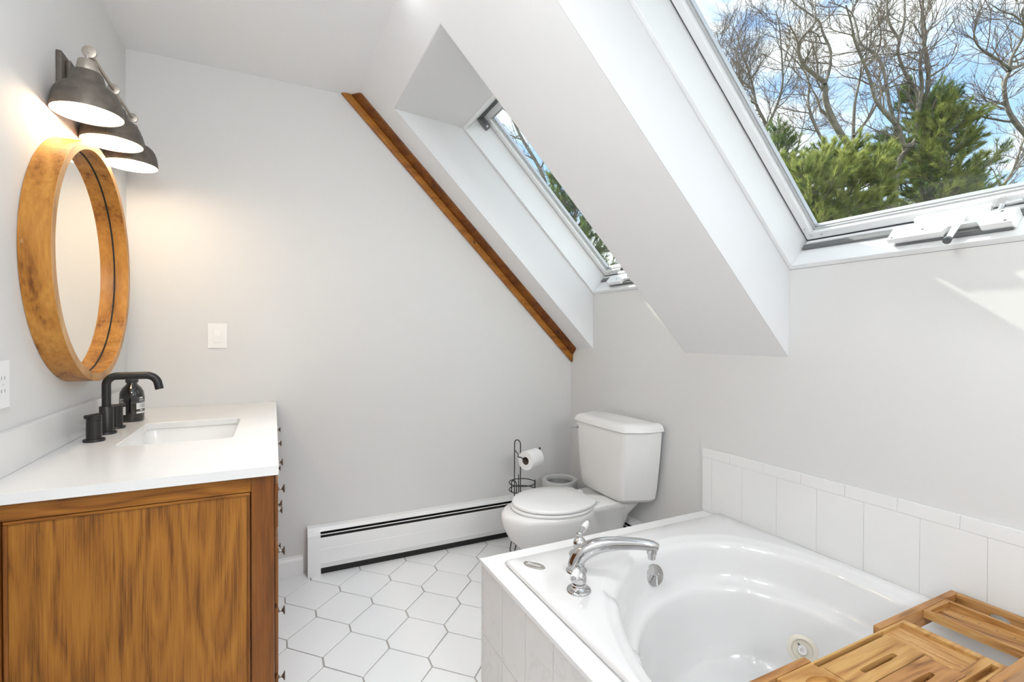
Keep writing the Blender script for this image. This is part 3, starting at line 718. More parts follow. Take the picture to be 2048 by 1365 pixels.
# ================================================================== SWITCH AND OUTLET
sw = thing('light_switch', 'white rocker light switch plate on the far wall', 'switch', (-0.2362, YF, 1.2))
g = MB().box(-0.2765, -0.1965, YF-0.006, YF-0.0002, 1.1425, 1.2595, 0.0022, 2); put('plate', g, SWITCHWHITE, sw)
g = MB().box(-0.2535, -0.2195, YF-0.0068, YF-0.0055, 1.1665, 1.2355, 0.0006); put('rocker_frame', g, SWITCHWHITE, sw)
g = MB().extrude_poly([(YF-0.0064, 1.169), (YF-0.0062, 1.233), (YF-0.0098, 1.201), (YF-0.0088, 1.170)], 'X', -0.2505, -0.2225, 0.0004); put('rocker', g, SWITCHWHITE, sw)
ou = thing('wall_outlet', 'white outlet plate on the left wall at the picture edge', 'outlet', (XL, 1.5495, 1.0875))
g = MB().box(XL+0.0002, XL+0.006, 1.513, 1.586, 1.031, 1.144, 0.002, 2); put('plate', g, TRIMWHITE, ou)
g = MB().box(XL+0.0055, XL+0.0072, 1.532, 1.567, 1.053, 1.122, 0.0006); put('receptacle', g, TRIMWHITE, ou)
g = MB()
for z in (1.072, 1.103):
    for y in (1.542, 1.557): g.box(XL+0.0070, XL+0.0074, y-0.001, y+0.001, z-0.004, z+0.004)
g.box(XL+0.0070, XL+0.0074, 1.545, 1.555, 1.0865, 1.0872); put('slots', g, GASKET, ou)

# ================================================================== TOILET
TY = 2.06
to = thing('toilet', 'white two piece toilet with lid down beside the bathtub', 'toilet', (1.35, TY, 0))
def egg(xc, lf, lb_, hw, z, n=48, p=2.0, yc=TY):
    """lf: length to the front (-x), lb: to the back, hw: half width."""
    out = []
    for k in range(n):
        a = 2*PI*k/n; c, s_ = math.cos(a), math.sin(a)
        cx = math.copysign(abs(c)**(2/p), c); sx_ = math.copysign(abs(s_)**(2/p), s_)
        out.append((xc + (lb_ if c > 0 else lf)*cx, yc + hw*sx_, z))
    return out
g = MB()
g.loft([egg(1.36, 0.26, 0.30, 0.105, 0.0, p=2.6), egg(1.36, 0.255, 0.29, 0.100, 0.03, p=2.6), egg(1.36, 0.235, 0.27, 0.085, 0.07, p=2.4), egg(1.345, 0.235, 0.26, 0.082, 0.12, p=2.3),
        egg(1.32, 0.255, 0.25, 0.105, 0.18), egg(1.29, 0.285, 0.24, 0.142, 0.24), egg(1.265, 0.292, 0.215, 0.170, 0.30), egg(1.255, 0.287, 0.205, 0.181, 0.34), egg(1.25, 0.277, 0.205, 0.183, 0.358), egg(1.25, 0.262, 0.20, 0.176, 0.366), egg(1.25, 0.20, 0.15, 0.12, 0.366)], True, True)
def rrx(x0, x1, hw, z, r=0.03, n=48):
    cx, hx_ = (x0+x1)/2, (x1-x0)/2
    return [(cx+rr_point(2*PI*k/n, hx_, hw, r)[0], TY+rr_point(2*PI*k/n, hx_, hw, r)[1], z) for k in range(n)]
g.loft([rrx(1.42, 1.60, 0.055, 0.10, 0.04), rrx(1.40, 1.64, 0.065, 0.20, 0.04), rrx(1.37, 1.67, 0.085, 0.285, 0.05), rrx(1.34, 1.70, 0.125, 0.345, 0.05), rrx(1.335, 1.705, 0.135, 0.372, 0.05), rrx(1.34, 1.70, 0.130, 0.379, 0.045)], True, True)
put('bowl', g, PORCELAIN, to, angle=70)
g = MB().loft([egg(1.250, 0.222, 0.195, 0.180, 0.3675), egg(1.250, 0.226, 0.199, 0.184, 0.371), egg(1.250, 0.226, 0.199, 0.184, 0.379), egg(1.250, 0.221, 0.195, 0.180, 0.3825)]); put('seat', g, SEATPLASTIC, to, angle=60)
def lidr(sc, z):
    a0 = math.acos(0.18*(0.9+0.1*sc)/0.222); out = []
    for k in range(81):
        a = a0+(2*PI-2*a0)*k/80; c, s_ = math.cos(a), math.sin(a)
        out.append((1.245+(0.222 if c > 0 else 0.214)*sc*c, TY+0.183*sc*s_, z))
    return out
g = MB().loft([lidr(0.985, 0.3865), lidr(1.0, 0.389), lidr(1.0, 0.397), lidr(0.985, 0.4015), lidr(0.95, 0.404), lidr(0.5, 0.4065)]); put('lid', g, SEATPLASTIC, to, angle=50)
for yy in (TY-0.075, TY+0.075):
    g = MB().box(1.432, 1.460, yy-0.016, yy+0.016, 0.376, 0.392, 0.005, 2); put('seat_hinge', g, SEATPLASTIC, to)
for (x, y) in ((1.10, TY-0.05), (1.10, TY+0.05)):
    g = MB().box(x-0.012, x+0.012, y-0.008, y+0.008, 0.3820, 0.3870, 0.001); put('bumper', g, SEATPLASTIC, to)
def plan(xf, xb, hf, hb, z, xk=None):
    """Tank plan: narrow front, oblique facets, wide back; small chamfers between."""
    xk = xk if xk is not None else xf+0.115
    pts = [(xb, hb), (xk+0.012, hb), (xk-0.002, hb-0.004), (xf+0.012, hf+0.010), (xf+0.004, hf), (xf, hf-0.020)]
    out = [(x, TY+h, z) for x, h in pts] + [(xf-0.003, TY+hf*0.5, z), (xf-0.004, TY, z), (xf-0.003, TY-hf*0.5, z)] + [(x, TY-h, z) for x, h in pts[::-1]]
    return out
g = MB().loft([plan(1.560, 1.68, 0.11, 0.165, 0.3795, 1.62), plan(1.535, 1.690, 0.155, 0.205, 0.385), plan(1.525, 1.696, 0.168, 0.219, 0.400), plan(1.517, 1.70, 0.178, 0.228, 0.46), plan(1.512, 1.702, 0.190, 0.244, 0.60), plan(1.507, 1.702, 0.201, 0.256, 0.733), plan(1.509, 1.700, 0.199, 0.254, 0.738)])
put('tank', g, PORCELAIN, to, angle=28)
g = MB().loft([plan(1.500, 1.706, 0.207, 0.262, 0.7385), plan(1.496, 1.709, 0.210, 0.266, 0.742), plan(1.500, 1.708, 0.207, 0.262, 0.758), plan(1.508, 1.706, 0.200, 0.254, 0.770), plan(1.520, 1.701, 0.190, 0.244, 0.777), plan(1.545, 1.69, 0.17, 0.22, 0.780)]); put('tank_lid', g, PORCELAIN, to, angle=28)
g = MB().lathe([(0.011, 0), (0.011, 0.006), (0.008, 0.008)], (1.5085, TY+0.185, 0.706), (-1, 0, 0), 16, True, True); g.tube([(1.498, TY+0.185, 0.706), (1.494, TY+0.200, 0.704), (1.493, TY+0.222, 0.701)], [0.005, 0.0045, 0.006], 10); put('flush_lever', g, CHROME, to)
g = MB().tube([(1.69, TY+0.19, 0.14), (1.66, TY+0.18, 0.16), (1.655, TY+0.17, 0.25), (1.655, TY+0.16, 0.39)], 0.006, 10); put('water_supply', g, CHROME, to)
g = MB().sphere((1.32, TY-0.098, 0.035), 0.016, 14); put('bolt_cap', g, PORCELAIN, to)

# ================================================================== TOILET PAPER STAND AND ROLL
sx_, sy_ = 1.262, 2.435
st = thing('paper_stand', 'black wire toilet paper stand between heater and toilet', 'stand', (sx_, sy_, 0))
wr_ = 0.0030
fdir = Vector((-0.62, -0.30, 0)).normalized(); sdir = Vector((0.30, -0.62, 0)).normalized()
C0 = Vector((sx_, sy_, 0))
# the mast: two parallel wires joined in a hairpin at the top, set on the front of the rings
mc = C0 + fdir*0.045 + sdir*0.0
hw_ = 0.021
mast = [mc - sdir*hw_ + Vector((0, 0, 0.035))] + [mc - sdir*hw_ + Vector((0, 0, 0.60))]
for k in range(1, 12):
    a = PI*k/12; mast.append(mc - sdir*hw_*math.cos(a) + Vector((0, 0, 0.60+hw_*math.sin(a)*1.15)))
mast += [mc + sdir*hw_ + Vector((0, 0, 0.60)), mc + sdir*hw_ + Vector((0, 0, 0.035))]
g = MB().tube(mast, wr_, 8); put('mast', g, BLACKWIRE, st)
for z in (0.335, 0.375, 0.07):
    g = MB().ring_wire(C0 + Vector((0, 0, z)), 0.074, wr_, (0, 0, 1), 40, 8); put('hoop', g, BLACKWIRE, st)
for k, dirn in enumerate((fdir, (-fdir*0.3+sdir).normalized(), (-fdir*0.6-sdir*0.8).normalized())):
    e = C0 + dirn*0.076; sd = Vector((-dirn.y, dirn.x, 0))
    P = [e + Vector((0, 0, 0.40)), e + Vector((0, 0, 0.07))]
    if k == 0:
        P = [e - sd*0.017 + Vector((0, 0, 0.06))]
        for q in range(0, 13):
            a = PI + PI*q/12; P.append(e + dirn*0.012 + sd*0.017*math.cos(a) + Vector((0, 0, 0.021+0.018*math.sin(a))))
        P.append(e + sd*0.017 + Vector((0, 0, 0.06)))
        g = MB().tube(P, wr_, 8); put('foot', g, BLACKWIRE, st)
        P = [e + sd*(-0.017) + Vector((0, 0, 0.335))]
        for q in range(13):
            a = PI - PI*q/12; P.append(e + sd*0.017*math.cos(a) + Vector((0, 0, 0.385+0.018*math.sin(a))))
        P.append(e + sd*0.017 + Vector((0, 0, 0.335)))
        g = MB().tube(P, wr_, 8); put('hairpin', g, BLACKWIRE, st)
    else:
        g = MB().tube(P, wr_, 8); put('upright', g, BLACKWIRE, st)
        P = [e - sd*0.017 + Vector((0, 0, 0.07))] + [e + dirn*0.012 + sd*0.017*math.cos(PI+PI*q/12) + Vector((0, 0, 0.021+0.018*math.sin(PI+PI*q/12))) for q in range(13)] + [e + sd*0.017 + Vector((0, 0, 0.07))]
        g = MB().tube(P, wr_, 8); put('foot', g, BLACKWIRE, st)
# roll arm: horizontal axis for the roll
RAX = Vector((0.90, 0.436, 0)).normalized()
rc = Vector((1.284, 2.372, 0.520))
arm0 = rc - RAX*0.075
P = [mc - sdir*hw_ + Vector((0, 0, 0.565)), arm0 - RAX*0.035 + Vector((0, 0.015, 0.046)), arm0 - RAX*0.055 + Vector((-0.0, -0.016, 0.042)), arm0 - RAX*0.03 + Vector((0, -0.02, 0.034)), arm0 + Vector((0, 0, 0.019)), rc + RAX*0.02 + Vector((0, 0, 0.0175)), rc + RAX*0.066 + Vector((0, 0, 0.02)), rc + RAX*0.085 + Vector((0, 0, 0.045))]
def smooth_path(P, sub=6):
    P = [Vector(p) for p in P]; out = []
    for i in range(len(P)-1):
        p0, p1, p2, p3 = P[max(i-1, 0)], P[i], P[i+1], P[min(i+2, len(P)-1)]
        for k in range(sub):
            t_ = k/sub
            out.append(0.5*((2*p1) + (-p0+p2)*t_ + (2*p0-5*p1+4*p2-p3)*t_*t_ + (-p0+3*p1-3*p2+p3)*t_**3))
    out.append(P[-1]); return out
g = MB().tube(smooth_path(P), wr_, 8); g.sphere(P[-1], 0.0065, 12); put('roll_arm', g, BLACKWIRE, st)
rl = thing('toilet_roll', 'white toilet paper roll hanging on the black wire stand', 'toilet paper', tuple(rc))
a0 = rc - RAX*0.052
g = MB().lathe([(0.0215, 0.0), (0.050, 0.0), (0.0515, 0.0015), (0.0515, 0.1025), (0.050, 0.104), (0.0215, 0.104)], a0, tuple(RAX), 48, False, False); put('paper', g, PAPER, rl)
g = MB().lathe([(0.0215, 0.0), (0.0215, 0.104), (0.0203, 0.104), (0.0203, 0.0), (0.0215, 0.0)], a0, tuple(RAX), 32); put('core', g, CARDBOARD, rl)
pd = Vector((0, 0, 1)).cross(RAX)
g = MB(); A = []; B = []
for k in range(10):
    ang = -0.2 - 0.9*k/9
    p = rc + (pd*math.cos(ang) + Vector((0, 0, 1))*math.sin(ang))*0.0522
    A.append(p - RAX*0.050); B.append(p + RAX*0.050)
g.loft([A, B], False, False, False); put('loose_sheet', g, PAPER, rl)

# ================================================================== WASTE BIN
bn = thing('waste_bin', 'small light grey round waste bin in the corner behind the toilet', 'bin', (1.535, 2.475, 0))
g = MB().lathe([(0.085, 0.0), (0.088, 0.004), (0.1045, 0.335), (0.1055, 0.345), (0.1035, 0.350), (0.084, 0.3495), (0.080, 0.347), (0.0795, 0.33)], (1.535, 2.475, 0.0005), (0, 0, 1), 56, True, False); put('shell', g, BINPLASTIC, bn)
g = MB(); n = 56; rings = []
for r, h in ((0.0795, 0.33), (0.078, 0.20), (0.074, 0.02), (0.0001, 0.012)):
    rings.append([(1.535+(r+(0.0012 if k % 2 and r > .05 else 0))*math.cos(2*PI*k/n), 2.475+(r+(0.0012 if k % 2 and r > .05 else 0))*math.sin(2*PI*k/n), h) for k in range(n)])
g.loft(rings, False, False); put('ribbed_lining', g, BININ, bn, angle=15)

# ================================================================== BATHTUB AND SURROUND
TZ = 0.4515; DZ = 0.431
DX0, DY1 = 0.642, 1.560
TX0, TX1, TY0, TY1 = 0.700, XR-0.0135, -0.10, 1.474
# deck and apron
dk = thing('tub_surround', 'white tub surround ledge with marble tile apron facing the vanity', 'tub surround', (DX0+0.02, 0.75, 0))
mb = MB().extrude_poly([(DX0, -0.20), (DX0, DY1), (XR-0.0135, DY1), (XR-0.0135, TY1-0.03), (TX0+0.03, TY1-0.03), (TX0+0.03, -0.20)], 'Z', DZ-0.016, DZ, 0.0025, 2); put('ledge', mb, DECKWHITE, dk)
mb = MB().extrude_poly([(DX0+0.014, -0.19), (DX0+0.014, DY1-0.014), (XR-0.0135, DY1-0.014), (XR-0.0135, DY1-0.06), (DX0+0.055, DY1-0.06), (DX0+0.055, -0.19)], 'Z', 0.0, DZ-0.0165); put('apron_core', mb, TILEGROUT, dk)
ty = DY1-0.004
edges = [DY1-0.004, DY1-0.022]
while edges[-1] > 0.3: edges.append(edges[-1]-0.1555)
for a, b_ in zip(edges[:-1], edges[1:]):
    for z0, z1 in ((0.004, 0.177), (0.1785, DZ-0.0175)):
        put('tile', MB().box(DX0+0.005, DX0+0.0138, b_+0.0007, a-0.0007, z0, z1, 0.0012), MARBLE, dk)
x = DX0+0.016
while x < XR-0.02:
    x1 = min(x+0.154, XR-0.0135)
    for z0, z1 in ((0.004, 0.177), (0.1785, DZ-0.0175)):
        put('tile', MB().box(x+0.0007, x1-0.0007, DY1-0.0138, DY1-0.005, z0, z1, 0.0012), MARBLE, dk)
    x += 0.1555
# bathtub shell
tb = thing('bathtub', 'white acrylic soaking tub with curved basin under the large skylight', 'bathtub', (1.2, 0.69, 0.02))
BC = (1.17, 0.62)
outl = [(0.727, 0.817), (0.775, 0.937), (0.824, 1.055), (0.868, 1.147), (0.940, 1.222), (1.057, 1.302), (1.225, 1.358), (1.388, 1.368), (1.511, 1.334), (1.605, 1.250), (1.650, 1.140), (1.660, 0.992), (1.655, 0.835), (1.65, 0.70),
        (1.65, 0.45), (1.63, 0.20), (1.54, 0.04), (1.36, -0.02), (1.1, -0.03), (0.90, 0.02), (0.775, 0.17), (0.72, 0.40), (0.712, 0.62)]
pol = sorted([(math.atan2(y-BC[1], x-BC[0]) % (2*PI), math.hypot(x-BC[0], y-BC[1])) for x, y in outl])
th_ = np.array([p[0] for p in pol]); rr_ = np.array([p[1] for p in pol])
TH = np.concatenate([th_-2*PI, th_, th_+2*PI]); RR = np.concatenate([rr_]*3)
def catmull(x):
    i = int(np.searchsorted(TH, x))-1
    x0, x1 = TH[i], TH[i+1]; y0, y1 = RR[i], RR[i+1]
    m0 = (RR[i+1]-RR[i-1])/(TH[i+1]-TH[i-1]); m1 = (RR[i+2]-RR[i])/(TH[i+2]-TH[i])
    h = x1-x0; t_ = (x-x0)/h
    return (2*t_**3-3*t_**2+1)*y0 + (t_**3-2*t_**2+t_)*h*m0 + (-2*t_**3+3*t_**2)*y1 + (t_**3-t_**2)*h*m1
ANG = sorted([2*PI*k/160 for k in range(160)] + [math.atan2(y-BC[1], x-BC[0]) % (2*PI) for x in (TX0, TX1) for y in (TY0, TY1)])
rad = np.array([catmull(a) for a in ANG])
for _ in range(70): rad = 0.25*np.roll(rad, 1)+0.5*rad+0.25*np.roll(rad, -1)
def outer(th, g_):
    c, s_ = math.cos(th), math.sin(th); best = 9
    if c > 1e-9: best = min(best, (TX1-g_-BC[0])/c)
    if c < -1e-9: best = min(best, (TX0+g_-BC[0])/c)
    if s_ > 1e-9: best = min(best, (TY1-g_-BC[1])/s_)
    if s_ < -1e-9: best = min(best, (TY0+g_-BC[1])/s_)
    return best
def ring_o(g_, z): return [(BC[0]+math.cos(a)*outer(a, g_), BC[1]+math.sin(a)*outer(a, g_), z) for a in ANG]
def ring_i(off, z, sc=1.0, cx=0.0, cy=0.0):
    out = []
    for a, r in zip(ANG, rad):
        o_ = 1.0/(1.0/off + 1.0/(0.8*max(outer(a, 0.009)-r, 0.003))) if off > 0 else off
        out.append((BC[0]+cx+math.cos(a)*(r*sc+o_), BC[1]+cy+math.sin(a)*(r*sc+o_), z))
    return out
def ring_mix(f, z):
    out = []
    for a, r in zip(ANG, rad):
        q_ = (r+1.0/(1.0/0.022 + 1.0/(0.8*max(outer(a, 0.009)-r, 0.003))))*(1-f)+outer(a, 0.009)*f
        out.append((BC[0]+math.cos(a)*q_, BC[1]+math.sin(a)*q_, z))
    return out
rings = [ring_o(0.004, DZ+0.0005), ring_o(0.0, DZ+0.006), ring_o(0.0, TZ-0.009), ring_o(0.0025, TZ-0.0035), ring_o(0.009, TZ), ring_mix(0.5, TZ), ring_i(0.022, TZ), ring_i(0.013, TZ-0.0006), ring_i(0.006, TZ-0.0024), ring_i(-0.001, TZ-0.0052), ring_i(-0.008, TZ-0.0078),
         ring_i(-0.016, TZ-0.0098), ring_i(-0.025, TZ-0.0130), ring_i(-0.033, TZ-0.020), ring_i(-0.039, TZ-0.036), ring_i(-0.046, TZ-0.075), ring_i(-0.054, TZ-0.11), ring_i(-0.062, TZ-0.128),
         ring_i(-0.074, TZ-0.137), ring_i(-0.088, TZ-0.141), ring_i(-0.099, TZ-0.148), ring_i(-0.106, TZ-0.165), ring_i(-0.118, TZ-0.24), ring_i(-0.135, TZ-0.32), ring_i(-0.155, TZ-0.365), ring_i(-0.19, TZ-0.388), ring_i(-0.0, TZ-0.396, 0.35)]
mb = MB().loft(rings, False, True)
put('shell', mb, ACRYLIC, tb, angle=180)
# maker's badge
bc_ = Vector((0.767, 1.392, TZ)); bd = Vector((0.50, -0.86, 0)).normalized()    # long axis
bp_ = Vector((-bd.y, bd.x, 0))
g = MB(); n = 40
def ell(s_, z): return [bc_ + bd*0.040*s_*math.cos(2*PI*k/n) + bp_*0.0185*s_*math.sin(2*PI*k/n) + Vector((0, 0, z)) for k in range(n)]
g.loft([ell(1.0, 0.0002), ell(1.0, 0.0025), ell(0.94, 0.0035), ell(0.90, 0.003), ell(0.6, 0.0034)]); bo = put('badge', g, BADGE, tb, angle=30)
cu = bpy.data.curves.new('badge_text', 'FONT'); cu.body = 'Jacuzzi'; cu.size = 0.0185; cu.align_x = 'CENTER'; cu.align_y = 'CENTER'; cu.extrude = 0.0005; cu.offset = 0.0004
tmp = bpy.data.objects.new('tmp', cu); COL.objects.link(tmp)
dg = bpy.context.evaluated_depsgraph_get(); tm = bpy.data.meshes.new_from_object(tmp.evaluated_get(dg))
bpy.data.objects.remove(tmp)
xa = bd; ya = bp_
if ya.dot(Vector((1, 1, 0))) < 0: ya = -ya
za = Vector((0, 0, 1)); xa = ya.cross(za)
mt = Matrix((xa, ya, za)).transposed().to_4x4(); mt.translation = bc_ + Vector((0, 0, 0.0036)) - world_loc(tb)
tm.transform(mt); tm.materials.clear(); tm.materials.append(BADGETXT)
to_ = bpy.data.objects.new('lettering', tm); COL.objects.link(to_); to_.parent = bo
# overflow plate with trip lever
def disc_part(c, nrm, prof, n=28): return MB().lathe(prof, c, nrm, n, True, True)
OV = Vector((1.190, 1.300, 0.372)); ON = Vector((-0.10, -0.97, 0.22)).normalized()
g = disc_part(OV, tuple(ON), [(0.036, -0.006), (0.0365, 0.010), (0.034, 0.013), (0.0001, 0.0145)]); op = put('overflow_plate', g, CHROME, tb)
e1 = Vector((0, 0, 1)).cross(ON).normalized(); e2 = ON.cross(e1)
for s_ in (-0.017, 0.017):
    g = disc_part(OV+ON*0.0135+e1*s_, tuple(ON), [(0.005, 0), (0.0045, 0.0025), (0.0001, 0.003)], 14); put('screw', g, CHROME, op)
g = MB().tube([OV+ON*0.012, OV+ON*0.022, OV+ON*0.028-e2*0.012-e1*0.006, OV+ON*0.034-e2*0.028-e1*0.012], [0.004, 0.0035, 0.003, 0.004], 10); put('trip_lever', g, CHROME, op)
# water jet fitting
JP = Vector((1.455, 0.935, 0.245)); JN = Vector((-0.80, -0.45, 0.35)).normalized()
g = disc_part(JP, tuple(JN), [(0.042, -0.006), (0.042, 0.003), (0.038, 0.006), (0.030, 0.006), (0.028, 0.002), (0.027, -0.002), (0.0001, -0.002)]); jt = put('water_jet', g, JETCREAM, tb)
g = disc_part(JP+JN*0.0005, tuple(JN), [(0.014, -0.002), (0.014, 0.004), (0.011, 0.010), (0.0065, 0.010), (0.006, 0.004), (0.0001, 0.004)], 24); put('jet_nozzle', g, PORCELAIN, jt)
g = disc_part(JP+JN*0.0005+Vector((0, 0.012, 0.012)), tuple(JN), [(0.003, -0.002), (0.003, 0.002), (0.0001, 0.002)], 12); put('screw', g, TRACK, jt)

# wall tiles above the tub (part of the right wall)
put('grout_bed', MB().box(XR-0.0098, XR+0.002, -0.3, 1.5655, 0.40, 0.7085), WALLGROUT, wr)
y = 1.5685
put('wall_tile', MB().box(XR-0.0115, XR-0.003, 1.5175+0.0003, y, 0.44, 0.6698, 0.0015, 2), WALLTILE, wr)
y = 1.517
while y > 0.0:
    put('wall_tile', MB().box(XR-0.0115, XR-0.003, y-0.1525+0.0004, y-0.0004, 0.4365, 0.6698, 0.0004), WALLTILE, wr); y -= 0.1525
y = 1.5685; nx = 1.424
while y > 0.0:
    put('wall_tile', MB().box(XR-0.0118, XR-0.003, nx+0.0004, y-0.0004 if y < 1.56 else y, 0.6702, 0.7105, 0.0015, 2), WALLTILE, wr)
    y = nx; nx -= 0.1525

# ================================================================== TUB FAUCET
tf = thing('tub_faucet', 'chrome roman tub faucet with porcelain levers on the tub rim', 'faucet', (0.872, 1.30, TZ))
ln = Vector((0.123, 0.198, 0)).normalized(); od = Vector((ln.y, -ln.x, 0))
B0 = Vector((0.872, 1.302, TZ))
g = MB().lathe([(0.034, 0.0003), (0.034, 0.004), (0.030, 0.008), (0.026, 0.010), (0.026, 0.02)], B0, (0, 0, 1), 32, True, True)
P = [(-0.004, 0.008), (0.0, 0.028), (0.009, 0.047), (0.024, 0.063), (0.048, 0.077), (0.083, 0.088), (0.122, 0.094), (0.165, 0.0965), (0.205, 0.096), (0.237, 0.092), (0.254, 0.087)]
rd = [0.0255, 0.0255, 0.0258, 0.0258, 0.0250, 0.0235, 0.0215, 0.0195, 0.0180, 0.0165, 0.0130]
g.tube(smooth_path([B0+od*a+Vector((0, 0, z)) for a, z in P], 4), list(np.interp(np.linspace(0, 10, 41), range(11), rd)), 24)
tip = B0+od*0.236+Vector((0, 0, 0.085))
sp = put('spout', g, CHROME, tf, angle=60)
g = MB().lathe([(0.0155, 0.0), (0.0165, -0.006), (0.0155, -0.018), (0.0125, -0.019), (0.012, -0.034)], tip, (0, 0, 1), 24, True, True); put('aerator', g, CHROME, sp)
def tub_handle(c, dirv):
    g = MB().lathe([(0.0365, 0.0003), (0.0365, 0.003), (0.034, 0.006), (0.029, 0.0075), (0.0215, 0.010), (0.019, 0.016), (0.019, 0.024), (0.0225, 0.027), (0.0235, 0.031), (0.0225, 0.035), (0.0235, 0.039), (0.0215, 0.047), (0.016, 0.055), (0.0095, 0.060), (0.0085, 0.066), (0.0115, 0.071), (0.0115, 0.075), (0.007, 0.080), (0.0001, 0.081)], c, (0, 0, 1), 32, True, True)
    hb = put('handle', g, CHROME, tf, angle=50)
    d = dirv.normalized(); s0 = c+Vector((0, 0, 0.072))
    g = MB().lathe([(0.007, 0.0), (0.0065, 0.018), (0.0105, 0.026), (0.0115, 0.031), (0.0100, 0.036)], s0, tuple(d), 20, True, True); put('ferrule', g, CHROME, hb)
    g = MB().lathe([(0.0095, 0.0355), (0.0115, 0.045), (0.0118, 0.060), (0.0100, 0.078), (0.0085, 0.084)], s0, tuple(d), 20, True, True); put('porcelain_lever', g, PORCELAIN, hb)
    g = MB().lathe([(0.0088, 0.0838), (0.0085, 0.088), (0.006, 0.0925), (0.0001, 0.094)], s0, tuple(d), 18, True, True); put('lever_tip', g, CHROME, hb)
tub_handle(Vector((0.812, 1.199, TZ)), Vector((-0.70, -0.72, 0.02)))
tub_handle(Vector((0.948, 1.396, TZ)), Vector((0.80, 0.60, 0.12)))

# ================================================================== BATH CADDY
CZ = 0.497
ca = thing('bath_caddy', 'acacia wood bath caddy tray lying across the tub', 'bath tray', (1.2, 0.56, TZ))
z0c = TZ+0.0012
BX0, BX1, BY0, BY1 = 0.937, 1.420, 0.462, 0.6555
# main board with cut-outs, built from strips round the openings
def holed(name, x0, x1, y0, y1, holes, zz0, zz1, m_, par, zdeep=None):
    """Rectangular board with rectangular holes."""
    xs = sorted({x0, x1, *[h[0] for h in holes], *[h[1] for h in holes]}); ys = sorted({y0, y1, *[h[2] for h in holes], *[h[3] for h in holes]})
    g = MB(); bm = g.bm; V = {}
    def vv(i, j, k):
        if (i, j, k) not in V: V[(i, j, k)] = bm.verts.new((xs[i], ys[j], (zz0, zz1)[k]))
        return V[(i, j, k)]
    solid = lambda i, j: 0 <= i < len(xs)-1 and 0 <= j < len(ys)-1 and not any(h[0] <= (xs[i]+xs[i+1])/2 <= h[1] and h[2] <= (ys[j]+ys[j+1])/2 <= h[3] for h in holes)
    for i in range(len(xs)-1):
        for j in range(len(ys)-1):
            if not solid(i, j): continue
            bm.faces.new((vv(i, j, 1), vv(i+1, j, 1), vv(i+1, j+1, 1), vv(i, j+1, 1)))
            bm.faces.new((vv(i, j, 0), vv(i, j+1, 0), vv(i+1, j+1, 0), vv(i+1, j, 0)))
            for di, dj, q in ((-1, 0, ((i, j), (i, j+1))), (1, 0, ((i+1, j+1), (i+1, j))), (0, -1, ((i+1, j), (i, j))), (0, 1, ((i, j+1), (i+1, j+1)))):
                if not solid(i+di, j+dj):
                    (a, b1), (c, d) = q
                    bm.faces.new((vv(a, b1, 1), vv(a, b1, 0), vv(c, d, 0), vv(c, d, 1)))
    return put(name, g, m_, par, smooth=False)
holes = [(1.050, 1.318, 0.6395, 0.6505), (1.050, 1.400, 0.4680, 0.4815), (1.0575, 1.303, 0.4870, 0.6315), (1.3115, 1.402, 0.5000, 0.6490)]
CIR = (1.004, 0.578, 0.056)
hc = (CIR[0]-CIR[2], CIR[0]+CIR[2], CIR[1]-CIR[2], CIR[1]+CIR[2])
hcx = (max(hc[0], BX0+0.006), min(hc[1], 1.0515), hc[2], hc[3])
bd_ = holed('board', BX0, BX1, BY0, BY1, holes+[(hcx[0], hcx[1], hcx[2], hcx[3])], CZ-0.016, CZ, ACACIA, ca)
# round cup recess: fill between square opening and circle
g = MB(); n = 64; cxm, cym = (hcx[0]+hcx[1])/2, CIR[1]; rcup = min(hcx[1]-hcx[0], hcx[3]-hcx[2])/2-0.002
aa = sorted([2*PI*k/n for k in range(n)] + [math.atan2(sy2*(hcx[3]-cym), sx2*(hcx[1]-cxm)) % (2*PI) for sx2 in (-1, 1) for sy2 in (-1, 1)])
def sq(a):
    c, s_ = math.cos(a), math.sin(a); return min((hcx[1]-cxm)/abs(c) if abs(c) > 1e-9 else 9, (hcx[3]-cym)/abs(s_) if abs(s_) > 1e-9 else 9)
rg = [[(cxm+math.cos(a)*sq(a), cym+math.sin(a)*sq(a), CZ) for a in aa], [(cxm+math.cos(a)*rcup, cym+math.sin(a)*rcup, CZ) for a in aa], [(cxm+math.cos(a)*rcup, cym+math.sin(a)*rcup, CZ-0.010) for a in aa], [(cxm+math.cos(a)*0.001, cym+math.sin(a)*0.001, CZ-0.010) for a in aa]]
g.loft(rg, False, True); put('cup_recess', g, ACACIA, ca, angle=30)
put('board_bottom', MB().box(BX0+0.003, BX1-0.003, BY0+0.003, BY1-0.003, CZ-0.020, CZ-0.0162), ACACIA2, ca)
